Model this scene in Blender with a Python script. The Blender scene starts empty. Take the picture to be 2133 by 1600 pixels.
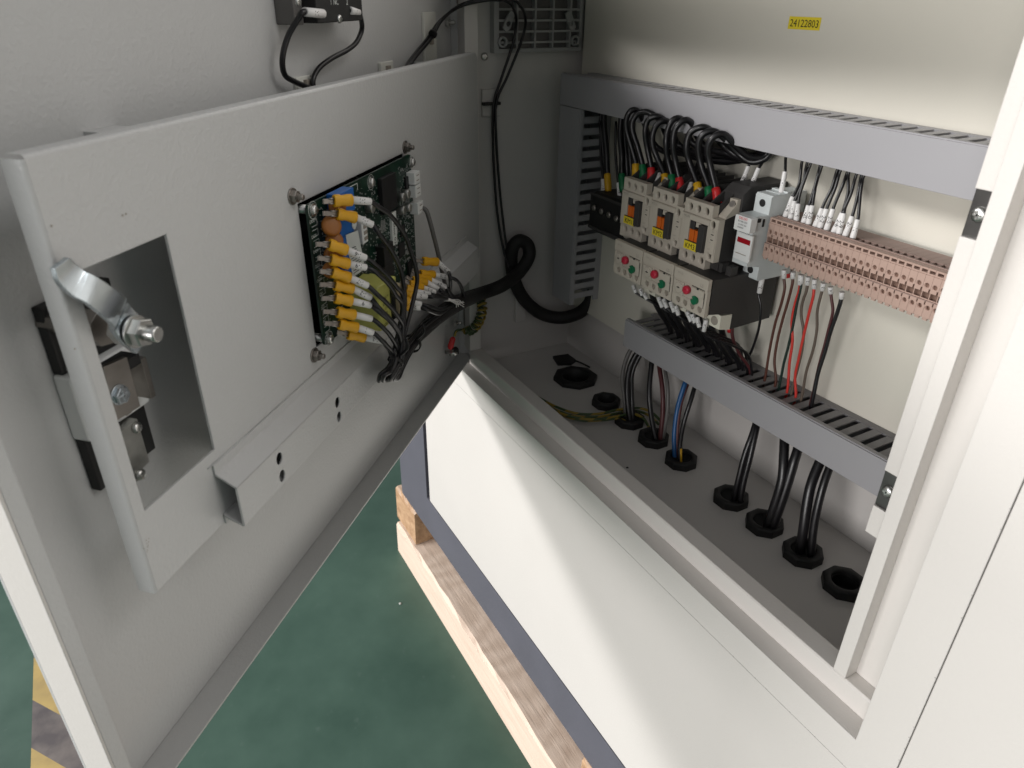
import bpy, bmesh, math, random
from mathutils import Vector, Matrix
from mathutils.geometry import tessellate_polygon
random.seed(7)
sc = bpy.context.scene
COL = sc.collection

# ------------------------------------------------------------------ camera
R = Matrix(((0.4901449, 0.8715493, 0.0118824), (0.4252803, -0.2268124, -0.8765029), (-0.7608351, 0.4346921, -0.4812756)))
CAM = Vector((0.757201, -0.3686554, 0.4137682))
FPX = 1488.849
TH = 0.7761871
cT, sT = math.cos(TH), math.sin(TH)
cd = bpy.data.cameras.new('camera')
cd.sensor_width = 36.0
cd.lens = 36.0 * FPX / 2133.0
cd.clip_start = 0.01
cd.clip_end = 100
cd.dof.use_dof = True
cd.dof.focus_distance = 0.66
cd.dof.aperture_fstop = 16.0
cam = bpy.data.objects.new('camera', cd)
COL.objects.link(cam)
m = Matrix.Identity(4)
for i in range(3):
    m[i][0] = R[0][i]; m[i][1] = -R[1][i]; m[i][2] = -R[2][i]; m[i][3] = CAM[i]
cam.matrix_world = m
sc.camera = cam

# ------------------------------------------------------------------ world and lamps
w = bpy.data.worlds.new('World'); sc.world = w; w.use_nodes = True
w.node_tree.nodes['Background'].inputs[0].default_value = (0.985, 0.99, 1.0, 1)
w.node_tree.nodes['Background'].inputs[1].default_value = 0.35

def area(name, loc, target, sx, sy, power, col):
    l = bpy.data.lights.new(name, 'AREA'); l.shape = 'RECTANGLE'; l.size = sx; l.size_y = sy
    l.energy = power; l.color = col
    o = bpy.data.objects.new(name, l); COL.objects.link(o)
    o.location = loc
    d = Vector(target) - Vector(loc)
    o.rotation_euler = d.to_track_quat('-Z', 'Y').to_euler()
    return o
area('ceiling_lamp_row', (-1.45, -3.25, 2.40), (0.25, 0.1, 0.1), 3.0, 0.60, 168, (1.0, 0.98, 0.965))
area('front_fill', (1.0, -5.0, 0.65), (0.3, 0.0, 0.1), 5.0, 1.0, 262, (1.0, 0.968, 0.955))  # added low, broad fill for the front faces; no known window there
area('door_fill', (2.4, 1.8, 3.0), (0.3, -0.2, 0.1), 1.6, 1.0, 32, (1.0, 0.975, 0.95))  # added fill that lifts the door's inner face, not a known fixture
sc.view_settings.view_transform = 'Standard'
sc.view_settings.look = 'None'
sc.view_settings.exposure = 0.0
sc.view_settings.gamma = 1.0
sc.view_settings.use_curve_mapping = False
sc.cycles.use_denoising = True
sc.cycles.max_bounces = 8
sc.cycles.diffuse_bounces = 5
sc.cycles.caustics_reflective = False
sc.cycles.caustics_refractive = False

# ------------------------------------------------------------------ pixel -> place helpers (2133 x 1600 photo pixels)
def ray(u, v):
    return R.transposed() @ Vector(((u - 1066.5) / FPX, (v - 800.0) / FPX, 1.0))
def PY(u, v, y):
    r = ray(u, v); return CAM + r * ((y - CAM.y) / r.y)
def PX(u, v, x):
    r = ray(u, v); return CAM + r * ((x - CAM.x) / r.x)
def PZ(u, v, z):
    r = ray(u, v); return CAM + r * ((z - CAM.z) / r.z)
NQ = Vector((sT, cT, 0))
def PD(u, v, q):                       # on the door, q metres in front of its flange plane
    r = ray(u, v); return CAM + r * ((q - NQ.dot(CAM)) / NQ.dot(r))
def PDL(u, v, q):                      # the same in door coordinates (s, q, z)
    P = PD(u, v, q); return Vector((P.x * cT - P.y * sT, q, P.z))
def D(p):                              # door coordinates (s, q, z) -> world
    return Vector((p[0] * cT + p[1] * sT, -p[0] * sT + p[1] * cT, p[2]))
def I(p): return Vector(p)

# ------------------------------------------------------------------ materials
MATS = {}
def mat(name, col, rough=0.5, metal=0.0, bump=0.0, bscale=400.0, var=0.0, vscale=8.0, bevel=0.0, spec=0.5, coat=0.0, col2=None):
    m = bpy.data.materials.new(name); m.use_nodes = True
    nt = m.node_tree; b = nt.nodes['Principled BSDF']
    b.inputs['Base Color'].default_value = (*col, 1)
    b.inputs['Roughness'].default_value = rough
    b.inputs['Metallic'].default_value = metal
    b.inputs['Specular IOR Level'].default_value = spec
    b.inputs['Coat Weight'].default_value = coat
    tc = nt.nodes.new('ShaderNodeTexCoord')
    if var > 0 or col2:
        n = nt.nodes.new('ShaderNodeTexNoise'); n.inputs['Scale'].default_value = vscale; n.inputs['Detail'].default_value = 6
        nt.links.new(tc.outputs['Object'], n.inputs['Vector'])
        cr = nt.nodes.new('ShaderNodeValToRGB')
        c2 = col2 if col2 else tuple(c * (1 - var) for c in col)
        cr.color_ramp.elements[0].position = 0.35; cr.color_ramp.elements[0].color = (*c2, 1)
        cr.color_ramp.elements[1].position = 0.65; cr.color_ramp.elements[1].color = (*col, 1)
        nt.links.new(n.outputs['Fac'], cr.inputs['Fac'])
        nt.links.new(cr.outputs['Color'], b.inputs['Base Color'])
        mr = nt.nodes.new('ShaderNodeMapRange'); mr.inputs['To Min'].default_value = rough * 0.85; mr.inputs['To Max'].default_value = min(1, rough * 1.2)
        nt.links.new(n.outputs['Fac'], mr.inputs['Value']); nt.links.new(mr.outputs['Result'], b.inputs['Roughness'])
    nrm = None
    if bevel > 0:
        bv = nt.nodes.new('ShaderNodeBevel'); bv.samples = 4; bv.inputs['Radius'].default_value = bevel; nrm = bv.outputs['Normal']
    if bump > 0:
        n2 = nt.nodes.new('ShaderNodeTexNoise'); n2.inputs['Scale'].default_value = bscale; n2.inputs['Detail'].default_value = 2
        nt.links.new(tc.outputs['Object'], n2.inputs['Vector'])
        bp = nt.nodes.new('ShaderNodeBump'); bp.inputs['Strength'].default_value = bump; bp.inputs['Distance'].default_value = 0.0006
        nt.links.new(n2.outputs['Fac'], bp.inputs['Height'])
        if nrm: nt.links.new(nrm, bp.inputs['Normal'])
        nrm = bp.outputs['Normal']
    if nrm: nt.links.new(nrm, b.inputs['Normal'])
    MATS[name] = m
    return m
PAINT = (0.63, 0.605, 0.575)
mat('paint', PAINT, 0.36, bump=0.22, bscale=520, var=0.03, vscale=5, bevel=0.0009)
mat('paint_door', (0.515, 0.517, 0.512), 0.30, bump=0.55, bscale=420, var=0.02, vscale=5, bevel=0.0009)
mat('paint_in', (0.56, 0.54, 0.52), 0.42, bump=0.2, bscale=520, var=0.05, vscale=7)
mat('plate', (0.66, 0.635, 0.56), 0.40, bump=0.12, bscale=600, var=0.03, vscale=6)
mat('base_grey', (0.105, 0.105, 0.128), 0.45, bump=0.25, bscale=500, var=0.10, vscale=12)
mat('duct', (0.335, 0.33, 0.345), 0.42, var=0.04, vscale=9, bevel=0.0005)
mat('duct_shaded', (0.215, 0.21, 0.22), 0.45, var=0.05, vscale=20, bevel=0.0005)  # same duct plastic, darkened to put shade into the lower duct's slotted walls
mat('beige', (0.50, 0.455, 0.385), 0.48, bump=0.08, bscale=900, var=0.04, vscale=40, bevel=0.0006)
mat('darkgrey', (0.040, 0.038, 0.037), 0.55, bump=0.1, bscale=900, var=0.15, vscale=60, bevel=0.0005)
mat('black', (0.008, 0.008, 0.008), 0.55, var=0.2, vscale=40)
mat('blackpit', (0.004, 0.004, 0.004), 0.9)
mat('cable', (0.009, 0.0085, 0.010), 0.33, var=0.2, vscale=60)
mat('harness', (0.010, 0.009, 0.009), 0.62, bump=0.5, bscale=1500, var=0.2, vscale=200)
mat('white_plastic', (0.72, 0.73, 0.72), 0.38, var=0.03, vscale=40, bevel=0.0005)
mat('fuse_grey', (0.60, 0.64, 0.64), 0.40, var=0.03, vscale=40, bevel=0.0006)
mat('sleeve', (0.72, 0.71, 0.70), 0.45, var=0.05, vscale=120)
mat('cream', (0.70, 0.68, 0.58), 0.45, var=0.04, vscale=60)
mat('orange', (0.62, 0.125, 0.010), 0.42)
mat('yellow_tag', (0.72, 0.58, 0.03), 0.45)
mat('yellow_boot', (0.70, 0.36, 0.005), 0.42, var=0.10, vscale=120)
mat('yellow_tube', (0.66, 0.37, 0.01), 0.38, var=0.08, vscale=100)
mat('green_tube', (0.005, 0.16, 0.055), 0.35, var=0.1, vscale=100)
mat('red_tube', (0.58, 0.022, 0.025), 0.35, var=0.08, vscale=100)
mat('red_knob', (0.50, 0.02, 0.05), 0.35)
mat('green_knob', (0.004, 0.14, 0.06), 0.40)
mat('red_window', (0.30, 0.008, 0.015), 0.18)
mat('terminal', (0.41, 0.285, 0.235), 0.50, bump=0.06, bscale=900, var=0.06, vscale=60)
mat('terminal_dark', (0.19, 0.115, 0.085), 0.6, var=0.1, vscale=60)
mat('terminal_top', (0.30, 0.21, 0.18), 0.55, var=0.06, vscale=60)
mat('steel', (0.60, 0.60, 0.58), 0.28, 1.0, var=0.12, vscale=90)
mat('zinc', (0.62, 0.68, 0.72), 0.24, 1.0, bump=0.1, bscale=160, var=0.22, vscale=45, bevel=0.0006)
mat('dull_steel', (0.34, 0.315, 0.29), 0.40, 1.0, var=0.25, vscale=50, bevel=0.0005)
mat('castzinc', (0.55, 0.55, 0.52), 0.42, 1.0, bump=0.2, bscale=200, var=0.35, vscale=70)
mat('ink', (0.012, 0.012, 0.012), 0.6)
mat('ink_grey', (0.30, 0.27, 0.23), 0.6)
mat('ink_red', (0.62, 0.02, 0.03), 0.5)
mat('pcb', (0.0025, 0.028, 0.016), 0.30, bump=0.15, bscale=300, col2=(0.0015, 0.011, 0.007), vscale=90)
mat('silk', (0.60, 0.63, 0.60), 0.6)
mat('solder', (0.42, 0.43, 0.42), 0.4, 0.5)
mat('blue', (0.012, 0.115, 0.40), 0.40, var=0.06, vscale=80, bevel=0.0005)
mat('disc_orange', (0.30, 0.105, 0.012), 0.42, var=0.12, vscale=120)
mat('chip', (0.008, 0.008, 0.009), 0.45, var=0.2, vscale=200)
mat('trafo', (0.60, 0.60, 0.16), 0.35, var=0.12, vscale=90)
mat('trafo_cream', (0.60, 0.50, 0.30), 0.45)
mat('blackgap', (0.015, 0.015, 0.016), 0.6)
mat('seam', (0.36, 0.345, 0.33), 0.7)
mat('clip_steel', (0.16, 0.155, 0.15), 0.33, 1.0, var=0.2, vscale=60)
mat('wire_brown', (0.085, 0.028, 0.018), 0.40)
mat('wire_red', (0.55, 0.035, 0.025), 0.40)
mat('wire_greybrown', (0.105, 0.080, 0.062), 0.45)
mat('wire_blue', (0.010, 0.085, 0.24), 0.40)
mat('wire_grey', (0.12, 0.115, 0.11), 0.45)
mat('wire_dkgreen', (0.006, 0.022, 0.016), 0.40)
mat('wire_maroon', (0.075, 0.018, 0.020), 0.45)
mat('vent', (0.34, 0.34, 0.335), 0.5, var=0.06, vscale=40)
mat('tie_white', (0.66, 0.66, 0.61), 0.5)
mat('specks', (0.42, 0.43, 0.41), 0.6)

def stripe_mat(name, c1, c2, freq, diag=True):
    m = bpy.data.materials.new(name); m.use_nodes = True; nt = m.node_tree; b = nt.nodes['Principled BSDF']
    b.inputs['Roughness'].default_value = 0.4
    at = nt.nodes.new('ShaderNodeAttribute'); at.attribute_name = 'tubeuv'
    w_ = nt.nodes.new('ShaderNodeTexWave'); w_.inputs['Scale'].default_value = freq; w_.bands_direction = 'DIAGONAL' if diag else 'X'
    nt.links.new(at.outputs['Vector'], w_.inputs['Vector'])
    cr = nt.nodes.new('ShaderNodeValToRGB'); cr.color_ramp.interpolation = 'CONSTANT'
    cr.color_ramp.elements[0].color = (*c1, 1); cr.color_ramp.elements[1].position = 0.5; cr.color_ramp.elements[1].color = (*c2, 1)
    nt.links.new(w_.outputs['Fac'], cr.inputs['Fac']); nt.links.new(cr.outputs['Color'], b.inputs['Base Color'])
    MATS[name] = m
stripe_mat('earth', (0.28, 0.20, 0.03), (0.05, 0.085, 0.03), 0.02)

def wood_mat(name, light, dark, scale):
    m = bpy.data.materials.new(name); m.use_nodes = True; nt = m.node_tree; b = nt.nodes['Principled BSDF']
    b.inputs['Roughness'].default_value = 0.78
    tc = nt.nodes.new('ShaderNodeTexCoord'); mp = nt.nodes.new('ShaderNodeMapping'); mp.inputs['Scale'].default_value = scale
    nt.links.new(tc.outputs['Object'], mp.inputs['Vector'])
    n = nt.nodes.new('ShaderNodeTexNoise'); n.inputs['Scale'].default_value = 9; n.inputs['Detail'].default_value = 9; n.inputs['Roughness'].default_value = 0.65
    nt.links.new(mp.outputs['Vector'], n.inputs['Vector'])
    cr = nt.nodes.new('ShaderNodeValToRGB')
    cr.color_ramp.elements[0].position = 0.30; cr.color_ramp.elements[0].color = (*dark, 1)
    cr.color_ramp.elements[1].position = 0.62; cr.color_ramp.elements[1].color = (*light, 1)
    nt.links.new(n.outputs['Fac'], cr.inputs['Fac'])
    n3 = nt.nodes.new('ShaderNodeTexNoise'); n3.inputs['Scale'].default_value = 7; n3.inputs['Detail'].default_value = 3
    nt.links.new(tc.outputs['Object'], n3.inputs['Vector'])
    c3 = nt.nodes.new('ShaderNodeValToRGB'); c3.color_ramp.elements[0].position = 0.66; c3.color_ramp.elements[1].position = 0.76
    nt.links.new(n3.outputs['Fac'], c3.inputs['Fac'])
    mx = nt.nodes.new('ShaderNodeMix'); mx.data_type = 'RGBA'; mx.inputs['B'].default_value = (0.26, 0.12, 0.06, 1)
    nt.links.new(c3.outputs['Color'], mx.inputs['Factor']); nt.links.new(cr.outputs['Color'], mx.inputs['A'])
    # saw marks across the grain on the faces that lie flat
    ge = nt.nodes.new('ShaderNodeNewGeometry'); sx = nt.nodes.new('ShaderNodeSeparateXYZ'); nt.links.new(ge.outputs['Normal'], sx.inputs['Vector'])
    th = nt.nodes.new('ShaderNodeMapRange'); th.inputs['From Min'].default_value = 0.6; th.inputs['From Max'].default_value = 0.8
    nt.links.new(sx.outputs['Z'], th.inputs['Value'])
    wv = nt.nodes.new('ShaderNodeTexWave'); wv.inputs['Scale'].default_value = 8; wv.inputs['Distortion'].default_value = 14; wv.inputs['Detail'].default_value = 4
    nt.links.new(tc.outputs['Object'], wv.inputs['Vector'])
    cw = nt.nodes.new('ShaderNodeValToRGB'); cw.color_ramp.elements[0].color = (0.46, 0.35, 0.27, 1); cw.color_ramp.elements[1].color = (0.60, 0.48, 0.39, 1)
    nt.links.new(wv.outputs['Fac'], cw.inputs['Fac'])
    m2 = nt.nodes.new('ShaderNodeMix'); m2.data_type = 'RGBA'; m3 = nt.nodes.new('ShaderNodeMath'); m3.operation = 'MULTIPLY'; m3.inputs[1].default_value = 0.60
    nt.links.new(th.outputs['Result'], m3.inputs[0]); nt.links.new(m3.outputs[0], m2.inputs['Factor'])
    nt.links.new(mx.outputs['Result'], m2.inputs['A']); nt.links.new(cw.outputs['Color'], m2.inputs['B'])
    nt.links.new(m2.outputs['Result'], b.inputs['Base Color'])
    bp = nt.nodes.new('ShaderNodeBump'); bp.inputs['Strength'].default_value = 0.6; bp.inputs['Distance'].default_value = 0.002
    nt.links.new(n.outputs['Fac'], bp.inputs['Height']); nt.links.new(bp.outputs['Normal'], b.inputs['Normal'])
    MATS[name] = m
wood_mat('wood', (0.74, 0.60, 0.49), (0.64, 0.50, 0.40), (1.2, 14, 14))
wood_mat('wood_sawn', (0.50, 0.38, 0.29), (0.36, 0.26, 0.19), (12, 3, 6))
wood_mat('wood_end', (0.52, 0.34, 0.20), (0.30, 0.17, 0.09), (5, 9, 9))

def floor_mat():
    m = bpy.data.materials.new('green_floor'); m.use_nodes = True; nt = m.node_tree; b = nt.nodes['Principled BSDF']
    tc = nt.nodes.new('ShaderNodeTexCoord')
    n = nt.nodes.new('ShaderNodeTexNoise'); n.inputs['Scale'].default_value = 6; n.inputs['Detail'].default_value = 9; n.inputs['Roughness'].default_value = 0.6
    nt.links.new(tc.outputs['Object'], n.inputs['Vector'])
    cr = nt.nodes.new('ShaderNodeValToRGB')
    cr.color_ramp.elements[0].position = 0.32; cr.color_ramp.elements[0].color = (0.027, 0.065, 0.048, 1)
    cr.color_ramp.elements[1].position = 0.72; cr.color_ramp.elements[1].color = (0.056, 0.110, 0.084, 1)
    nt.links.new(n.outputs['Fac'], cr.inputs['Fac'])
    n2 = nt.nodes.new('ShaderNodeTexNoise'); n2.inputs['Scale'].default_value = 60; n2.inputs['Detail'].default_value = 5
    nt.links.new(tc.outputs['Object'], n2.inputs['Vector'])
    c2 = nt.nodes.new('ShaderNodeValToRGB'); c2.color_ramp.elements[0].position = 0.66; c2.color_ramp.elements[1].position = 0.95
    nt.links.new(n2.outputs['Fac'], c2.inputs['Fac'])
    mx = nt.nodes.new('ShaderNodeMix'); mx.data_type = 'RGBA'; mx.inputs['B'].default_value = (0.085, 0.13, 0.11, 1)
    nt.links.new(c2.outputs['Color'], mx.inputs['Factor']); nt.links.new(cr.outputs['Color'], mx.inputs['A'])
    nt.links.new(mx.outputs['Result'], b.inputs['Base Color'])
    mr = nt.nodes.new('ShaderNodeMapRange'); mr.inputs['To Min'].default_value = 0.28; mr.inputs['To Max'].default_value = 0.5
    nt.links.new(n.outputs['Fac'], mr.inputs['Value']); nt.links.new(mr.outputs['Result'], b.inputs['Roughness'])
    MATS['green_floor'] = m
floor_mat()
def tape_mat(name, c, c2):
    m = mat(name, c, 0.45, var=0.2, vscale=25, col2=c2, bump=0.2, bscale=120)
tape_mat('tape_yellow', (0.44, 0.32, 0.11), (0.34, 0.25, 0.10))
tape_mat('tape_black', (0.075, 0.065, 0.068), (0.16, 0.14, 0.13))

# ------------------------------------------------------------------ mesh builder
class MB:
    def __init__(s): s.v = []; s.f = []; s.sm = []; s.uv = {}
    def add(s, vs, fs, smooth=False):
        o = len(s.v); s.v += [Vector(x) for x in vs]
        for f in fs: s.f.append([i + o for i in f]); s.sm.append(smooth)
        return o
    def box(s, lo, hi, fr=I, ch=0.0):
        x0, y0, z0 = lo; x1, y1, z1 = hi
        if x0 > x1: x0, x1 = x1, x0
        if y0 > y1: y0, y1 = y1, y0
        if z0 > z1: z0, z1 = z1, z0
        if ch <= 0:
            vs = [(x0,y0,z0),(x1,y0,z0),(x1,y1,z0),(x0,y1,z0),(x0,y0,z1),(x1,y0,z1),(x1,y1,z1),(x0,y1,z1)]
            s.add([fr(p) for p in vs], [(0,3,2,1),(4,5,6,7),(0,1,5,4),(1,2,6,5),(2,3,7,6),(3,0,4,7)])
        else:
            bm = bmesh.new()
            r = bmesh.ops.create_cube(bm, size=1.0)
            for v in bm.verts:
                v.co = Vector((x0 + (v.co.x + .5) * (x1 - x0), y0 + (v.co.y + .5) * (y1 - y0), z0 + (v.co.z + .5) * (z1 - z0)))
            bmesh.ops.bevel(bm, geom=list(bm.edges), offset=ch, segments=2, affect='EDGES', profile=0.5)
            bm.verts.index_update()
            s.add([fr(v.co) for v in bm.verts], [[v.index for v in f.verts] for f in bm.faces])
            bm.free()
        return s
    def prism(s, outline, c0, c1, ax='xz', holes=(), fr=I, smooth_holes=True):
        """2-D outline with holes, extruded. ax says which two axes the outline is in; the third is the extrusion."""
        loops = [list(outline)] + [list(h) for h in holes]
        flat = [p for l in loops for p in l]
        tris = tessellate_polygon([[Vector((p[0], p[1], 0)) for p in l] for l in loops])
        def P(p, c):
            if ax == 'xz': q = (p[0], c, p[1])
            elif ax == 'yz': q = (c, p[0], p[1])
            else: q = (p[0], p[1], c)
            return fr(q)
        n = len(flat)
        s.add([P(p, c0) for p in flat] + [P(p, c1) for p in flat], [t for t in tris] + [tuple(i + n for i in t) for t in tris])
        o = len(s.v) - 2 * n; k = 0
        for li, l in enumerate(loops):
            m_ = len(l)
            for i in range(m_):
                a, b = k + i, k + (i + 1) % m_
                s.f.append([o + a, o + b, o + b + n, o + a + n]); s.sm.append(li > 0 and smooth_holes and m_ > 7)
            k += m_
        return s
    def tube(s, pts, r, n=10, caps=True, sub=6, raw=False, r_end=None):
        pts = [Vector(p) for p in pts]
        path = pts if raw else catmull(pts, sub)
        m_ = len(path); rings = []
        t0 = (path[1] - path[0]).normalized()
        up = Vector((0.3, 0.2, 1)).normalized()
        if abs(t0.dot(up)) > 0.95: up = Vector((1, 0, 0))
        nrm = (up - t0 * up.dot(t0)).normalized()
        o = len(s.v); L = 0
        for i, p in enumerate(path):
            t = (path[min(i + 1, m_ - 1)] - path[max(i - 1, 0)]).normalized()
            nrm = (nrm - t * nrm.dot(t)).normalized(); bn = t.cross(nrm)
            rr = r if r_end is None else r + (r_end - r) * i / (m_ - 1)
            if i: L += (p - path[i - 1]).length
            for k in range(n):
                a = 2 * math.pi * k / n
                s.uv[len(s.v)] = (L * 1000, 6.0 * a / math.pi, 0)
                s.v.append(p + (nrm * math.cos(a) + bn * math.sin(a)) * rr)
        for i in range(m_ - 1):
            for k in range(n):
                a = o + i * n + k; b = o + i * n + (k + 1) % n
                s.f.append([a, b, b + n, a + n]); s.sm.append(True)
        if caps:
            s.f.append([o + k for k in range(n)]); s.sm.append(False)
            s.f.append([o + (m_ - 1) * n + k for k in range(n)]); s.sm.append(False)
        return s
    def lathe(s, a, axis, prof, n=16, ph=0.0, flat=False, ring=False):
        """prof: list of (distance along axis, radius) from a"""
        a = Vector(a); t = Vector(axis).normalized()
        u = Vector((0, 0, 1)) if abs(t.z) < 0.9 else Vector((1, 0, 0))
        u = (u - t * u.dot(t)).normalized(); v = t.cross(u)
        o = len(s.v); m_ = len(prof)
        for d, r in prof:
            for k in range(n):
                an = 2 * math.pi * k / n + ph
                s.v.append(a + t * d + (u * math.cos(an) + v * math.sin(an)) * max(r, 1e-6))
        for i in range(m_ - 1):
            for k in range(n):
                p = o + i * n + k; q = o + i * n + (k + 1) % n
                s.f.append([p, q, q + n, p + n]); s.sm.append(not flat and n > 8)
        if ring:
            for k in range(n):
                p = o + (m_ - 1) * n + k; q = o + (m_ - 1) * n + (k + 1) % n
                s.f.append([p, q, o + (k + 1) % n, o + k]); s.sm.append(False)
            return s
        s.f.append([o + k for k in range(n)]); s.sm.append(False)
        s.f.append([o + (m_ - 1) * n + k for k in range(n)]); s.sm.append(False)
        return s
    def text(s, string, org, ux, uy, size, cx=True, off=None):
        vs, fs, wd = text_mesh(string)
        sx = size
        org = Vector(org); ux = Vector(ux); uy = Vector(uy)
        s.add([org + ux * ((p[0] - (wd / 2 if cx else 0)) * sx) + uy * ((p[1] - 0.35) * sx) for p in vs], fs)
        return s

def catmull(p, sub):
    if len(p) == 2: return [p[0].lerp(p[1], i / sub) for i in range(sub + 1)]
    q = [p[0] * 2 - p[1]] + p + [p[-1] * 2 - p[-2]]
    out = []
    for i in range(1, len(q) - 2):
        a, b, c, d = q[i - 1], q[i], q[i + 1], q[i + 2]
        for k in range(sub):
            t = k / sub
            out.append(0.5 * ((2 * b) + (c - a) * t + (2 * a - 5 * b + 4 * c - d) * t * t + (3 * b - a - 3 * c + d) * t ** 3))
    out.append(p[-1]); return out

_TX = {}
def text_mesh(st):
    if st in _TX: return _TX[st]
    cu = bpy.data.curves.new('t', 'FONT'); cu.body = st; cu.size = 1.0; cu.resolution_u = 3
    o = bpy.data.objects.new('t', cu); COL.objects.link(o)
    dg = bpy.context.evaluated_depsgraph_get(); dg.update()
    me = bpy.data.meshes.new_from_object(o.evaluated_get(dg))
    vs = [tuple(v.co) for v in me.vertices]; fs = [tuple(p.vertices) for p in me.polygons]
    wd = max([v[0] for v in vs] + [0.1])
    bpy.data.objects.remove(o); bpy.data.curves.remove(cu); bpy.data.meshes.remove(me)
    _TX[st] = (vs, fs, wd); return _TX[st]

def mesh_of(name, mb, material, org=Vector((0, 0, 0)), recalc=True):
    me = bpy.data.meshes.new(name)
    me.from_pydata([tuple(v - org) for v in mb.v], [], mb.f)
    me.polygons.foreach_set('use_smooth', mb.sm)
    if recalc:
        bm = bmesh.new(); bm.from_mesh(me); bmesh.ops.recalc_face_normals(bm, faces=bm.faces); bm.to_mesh(me); bm.free()
    if mb.uv and material == 'earth':
        at = me.attributes.new('tubeuv', 'FLOAT_VECTOR', 'POINT')
        for i, u in mb.uv.items(): at.data[i].vector = u
    me.materials.append(MATS[material])
    return me

def wloc(o):
    l = Vector(o.location)
    while o.parent: o = o.parent; l += o.location
    return l
def obj(name, mb, material, parent=None, label=None, recalc=True, origin=None):
    base = wloc(parent) if parent else Vector((0, 0, 0))
    org = Vector(origin) if origin is not None else base
    me = mesh_of(name, mb, material, org, recalc)
    o = bpy.data.objects.new(name, me); COL.objects.link(o)
    if parent: o.parent = parent
    o.location = org - base
    if label: o['label'] = label
    return o
def thing(name, label, cat, loc=(0, 0, 0), group=None):
    o = bpy.data.objects.new(name, None); COL.objects.link(o); o.empty_display_size = 0.01
    o.location = loc; o['label'] = label; o['category'] = cat
    if group: o['group'] = group
    return o
def tag(o, label, cat, group=None):
    o['label'] = label; o['category'] = cat
    if group: o['group'] = group
    return o
def linked(name, me, parent, loc):
    o = bpy.data.objects.new(name, me); COL.objects.link(o); o.parent = parent; o.location = Vector(loc) - wloc(parent); return o
def dup(root, delta, label):
    r = root.copy(); COL.objects.link(r); r.location = Vector(root.location) + Vector(delta); r['label'] = label
    for ch in list(root.children):
        c = ch.copy(); COL.objects.link(c); c.parent = r
        for g in list(ch.children):
            d = g.copy(); COL.objects.link(d); d.parent = c
    return r
def circ(x, z, r, n=14, ph=0.0, rz=None):
    rz = rz or r
    return [(x + r * math.cos(2 * math.pi * k / n + ph), z + rz * math.sin(2 * math.pi * k / n + ph)) for k in range(n)]
def rect(x0, x1, z0, z1): return [(x0, z0), (x1, z0), (x1, z1), (x0, z1)]
def rrect(x0, x1, z0, z1, r, n=4):
    out = []
    for cx, cz, a0 in ((x1 - r, z0 + r, -90), (x1 - r, z1 - r, 0), (x0 + r, z1 - r, 90), (x0 + r, z0 + r, 180)):
        for k in range(n + 1):
            a = math.radians(a0 + 90 * k / n); out.append((cx + r * math.cos(a), cz + r * math.sin(a)))
    return out
def hexnut(mb, a, axis, h, r, rh=0.0, ph=0.2):
    mb.lathe(a, axis, [(0, r * 0.93), (h * 0.12, r), (h * 0.88, r), (h, r * 0.93)], n=6, ph=ph)
def panscrew(mb, a, axis, r):
    mb.lathe(a, axis, [(0, r), (r * 0.35, r), (r * 0.6, r * 0.8), (r * 0.7, r * 0.45), (r * 0.72, 0.0)], n=14)
def cross(mb, a, axis, r):
    t = Vector(axis).normalized(); u = Vector((0, 0, 1)); u = (u - t * u.dot(t)).normalized(); v = t.cross(u); a = Vector(a)
    for d1, d2 in ((u, v), (v, u)):
        vs = []
        for i, j, k in ((-1,-1,0),(1,-1,0),(1,1,0),(-1,1,0),(-1,-1,1),(1,-1,1),(1,1,1),(-1,1,1)):
            vs.append(a + d1 * (i * r) + d2 * (j * r * 0.22) + t * (k * r * 0.12))
        mb.add(vs, [(0,3,2,1),(4,5,6,7),(0,1,5,4),(1,2,6,5),(2,3,7,6),(3,0,4,7)])

YB = 0.1588        # face of the mounting plate
# ================================================================== SETTING
FZ = -0.545
mb = MB(); mb.add([(-12, -12, FZ), (12, -12, FZ), (12, 12, FZ), (-12, 12, FZ)], [(0, 1, 2, 3)])
o = obj('floor', mb, 'green_floor'); o['kind'] = 'structure'

# hazard tape on the floor
tape = thing('hazard_tape', 'worn yellow and black striped warning tape stuck on the green floor', 'floor tape', (-0.2, -0.61, FZ))
ys0, ys1 = -0.642, -0.577
edges = [-1.0]
x = -0.681
segs = []
pitch = 0.090
i = 0
while x < 0.9:
    segs.append((x, x + pitch, i % 2)); x += pitch; i += 1
for a, b, k in segs:
    off = 0.092   # diagonal cut
    mb = MB(); h0, h1 = FZ + 0.0008, FZ + 0.0016
    mb.prism([(a + 0.0035, ys0), (b + 0.0035, ys0), (b + off, ys1), (a + off, ys1)], h0, h1, ax='xy')
    obj('stripe', mb, 'tape_black' if k else 'tape_yellow', tape)

# ================================================================== CABINET
cab = thing('electrical_cabinet', 'open light grey steel electrical cabinet on the machine, its wiring exposed', 'cabinet', (0.3, 0.05, -0.4))
ZT = 0.442
XR5 = 0.6362
# frame: strip around the opening, front y=-.0173
YF = -0.0173
def cpart(name, mb, m, label=None): return obj(name, mb, m, cab, label)
mb = MB(); mb.prism([(-0.14, -0.0478), (XR5, -0.0478), (XR5, 0.60), (-0.14, 0.60)], YF, YF + 0.0015, 'xz', holes=[[(-0.024, -0.0187), (0.6082, -0.0187), (0.6082, ZT + 0.012), (-0.024, ZT + 0.012)]])
cpart('front_frame', mb, 'paint')
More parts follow.
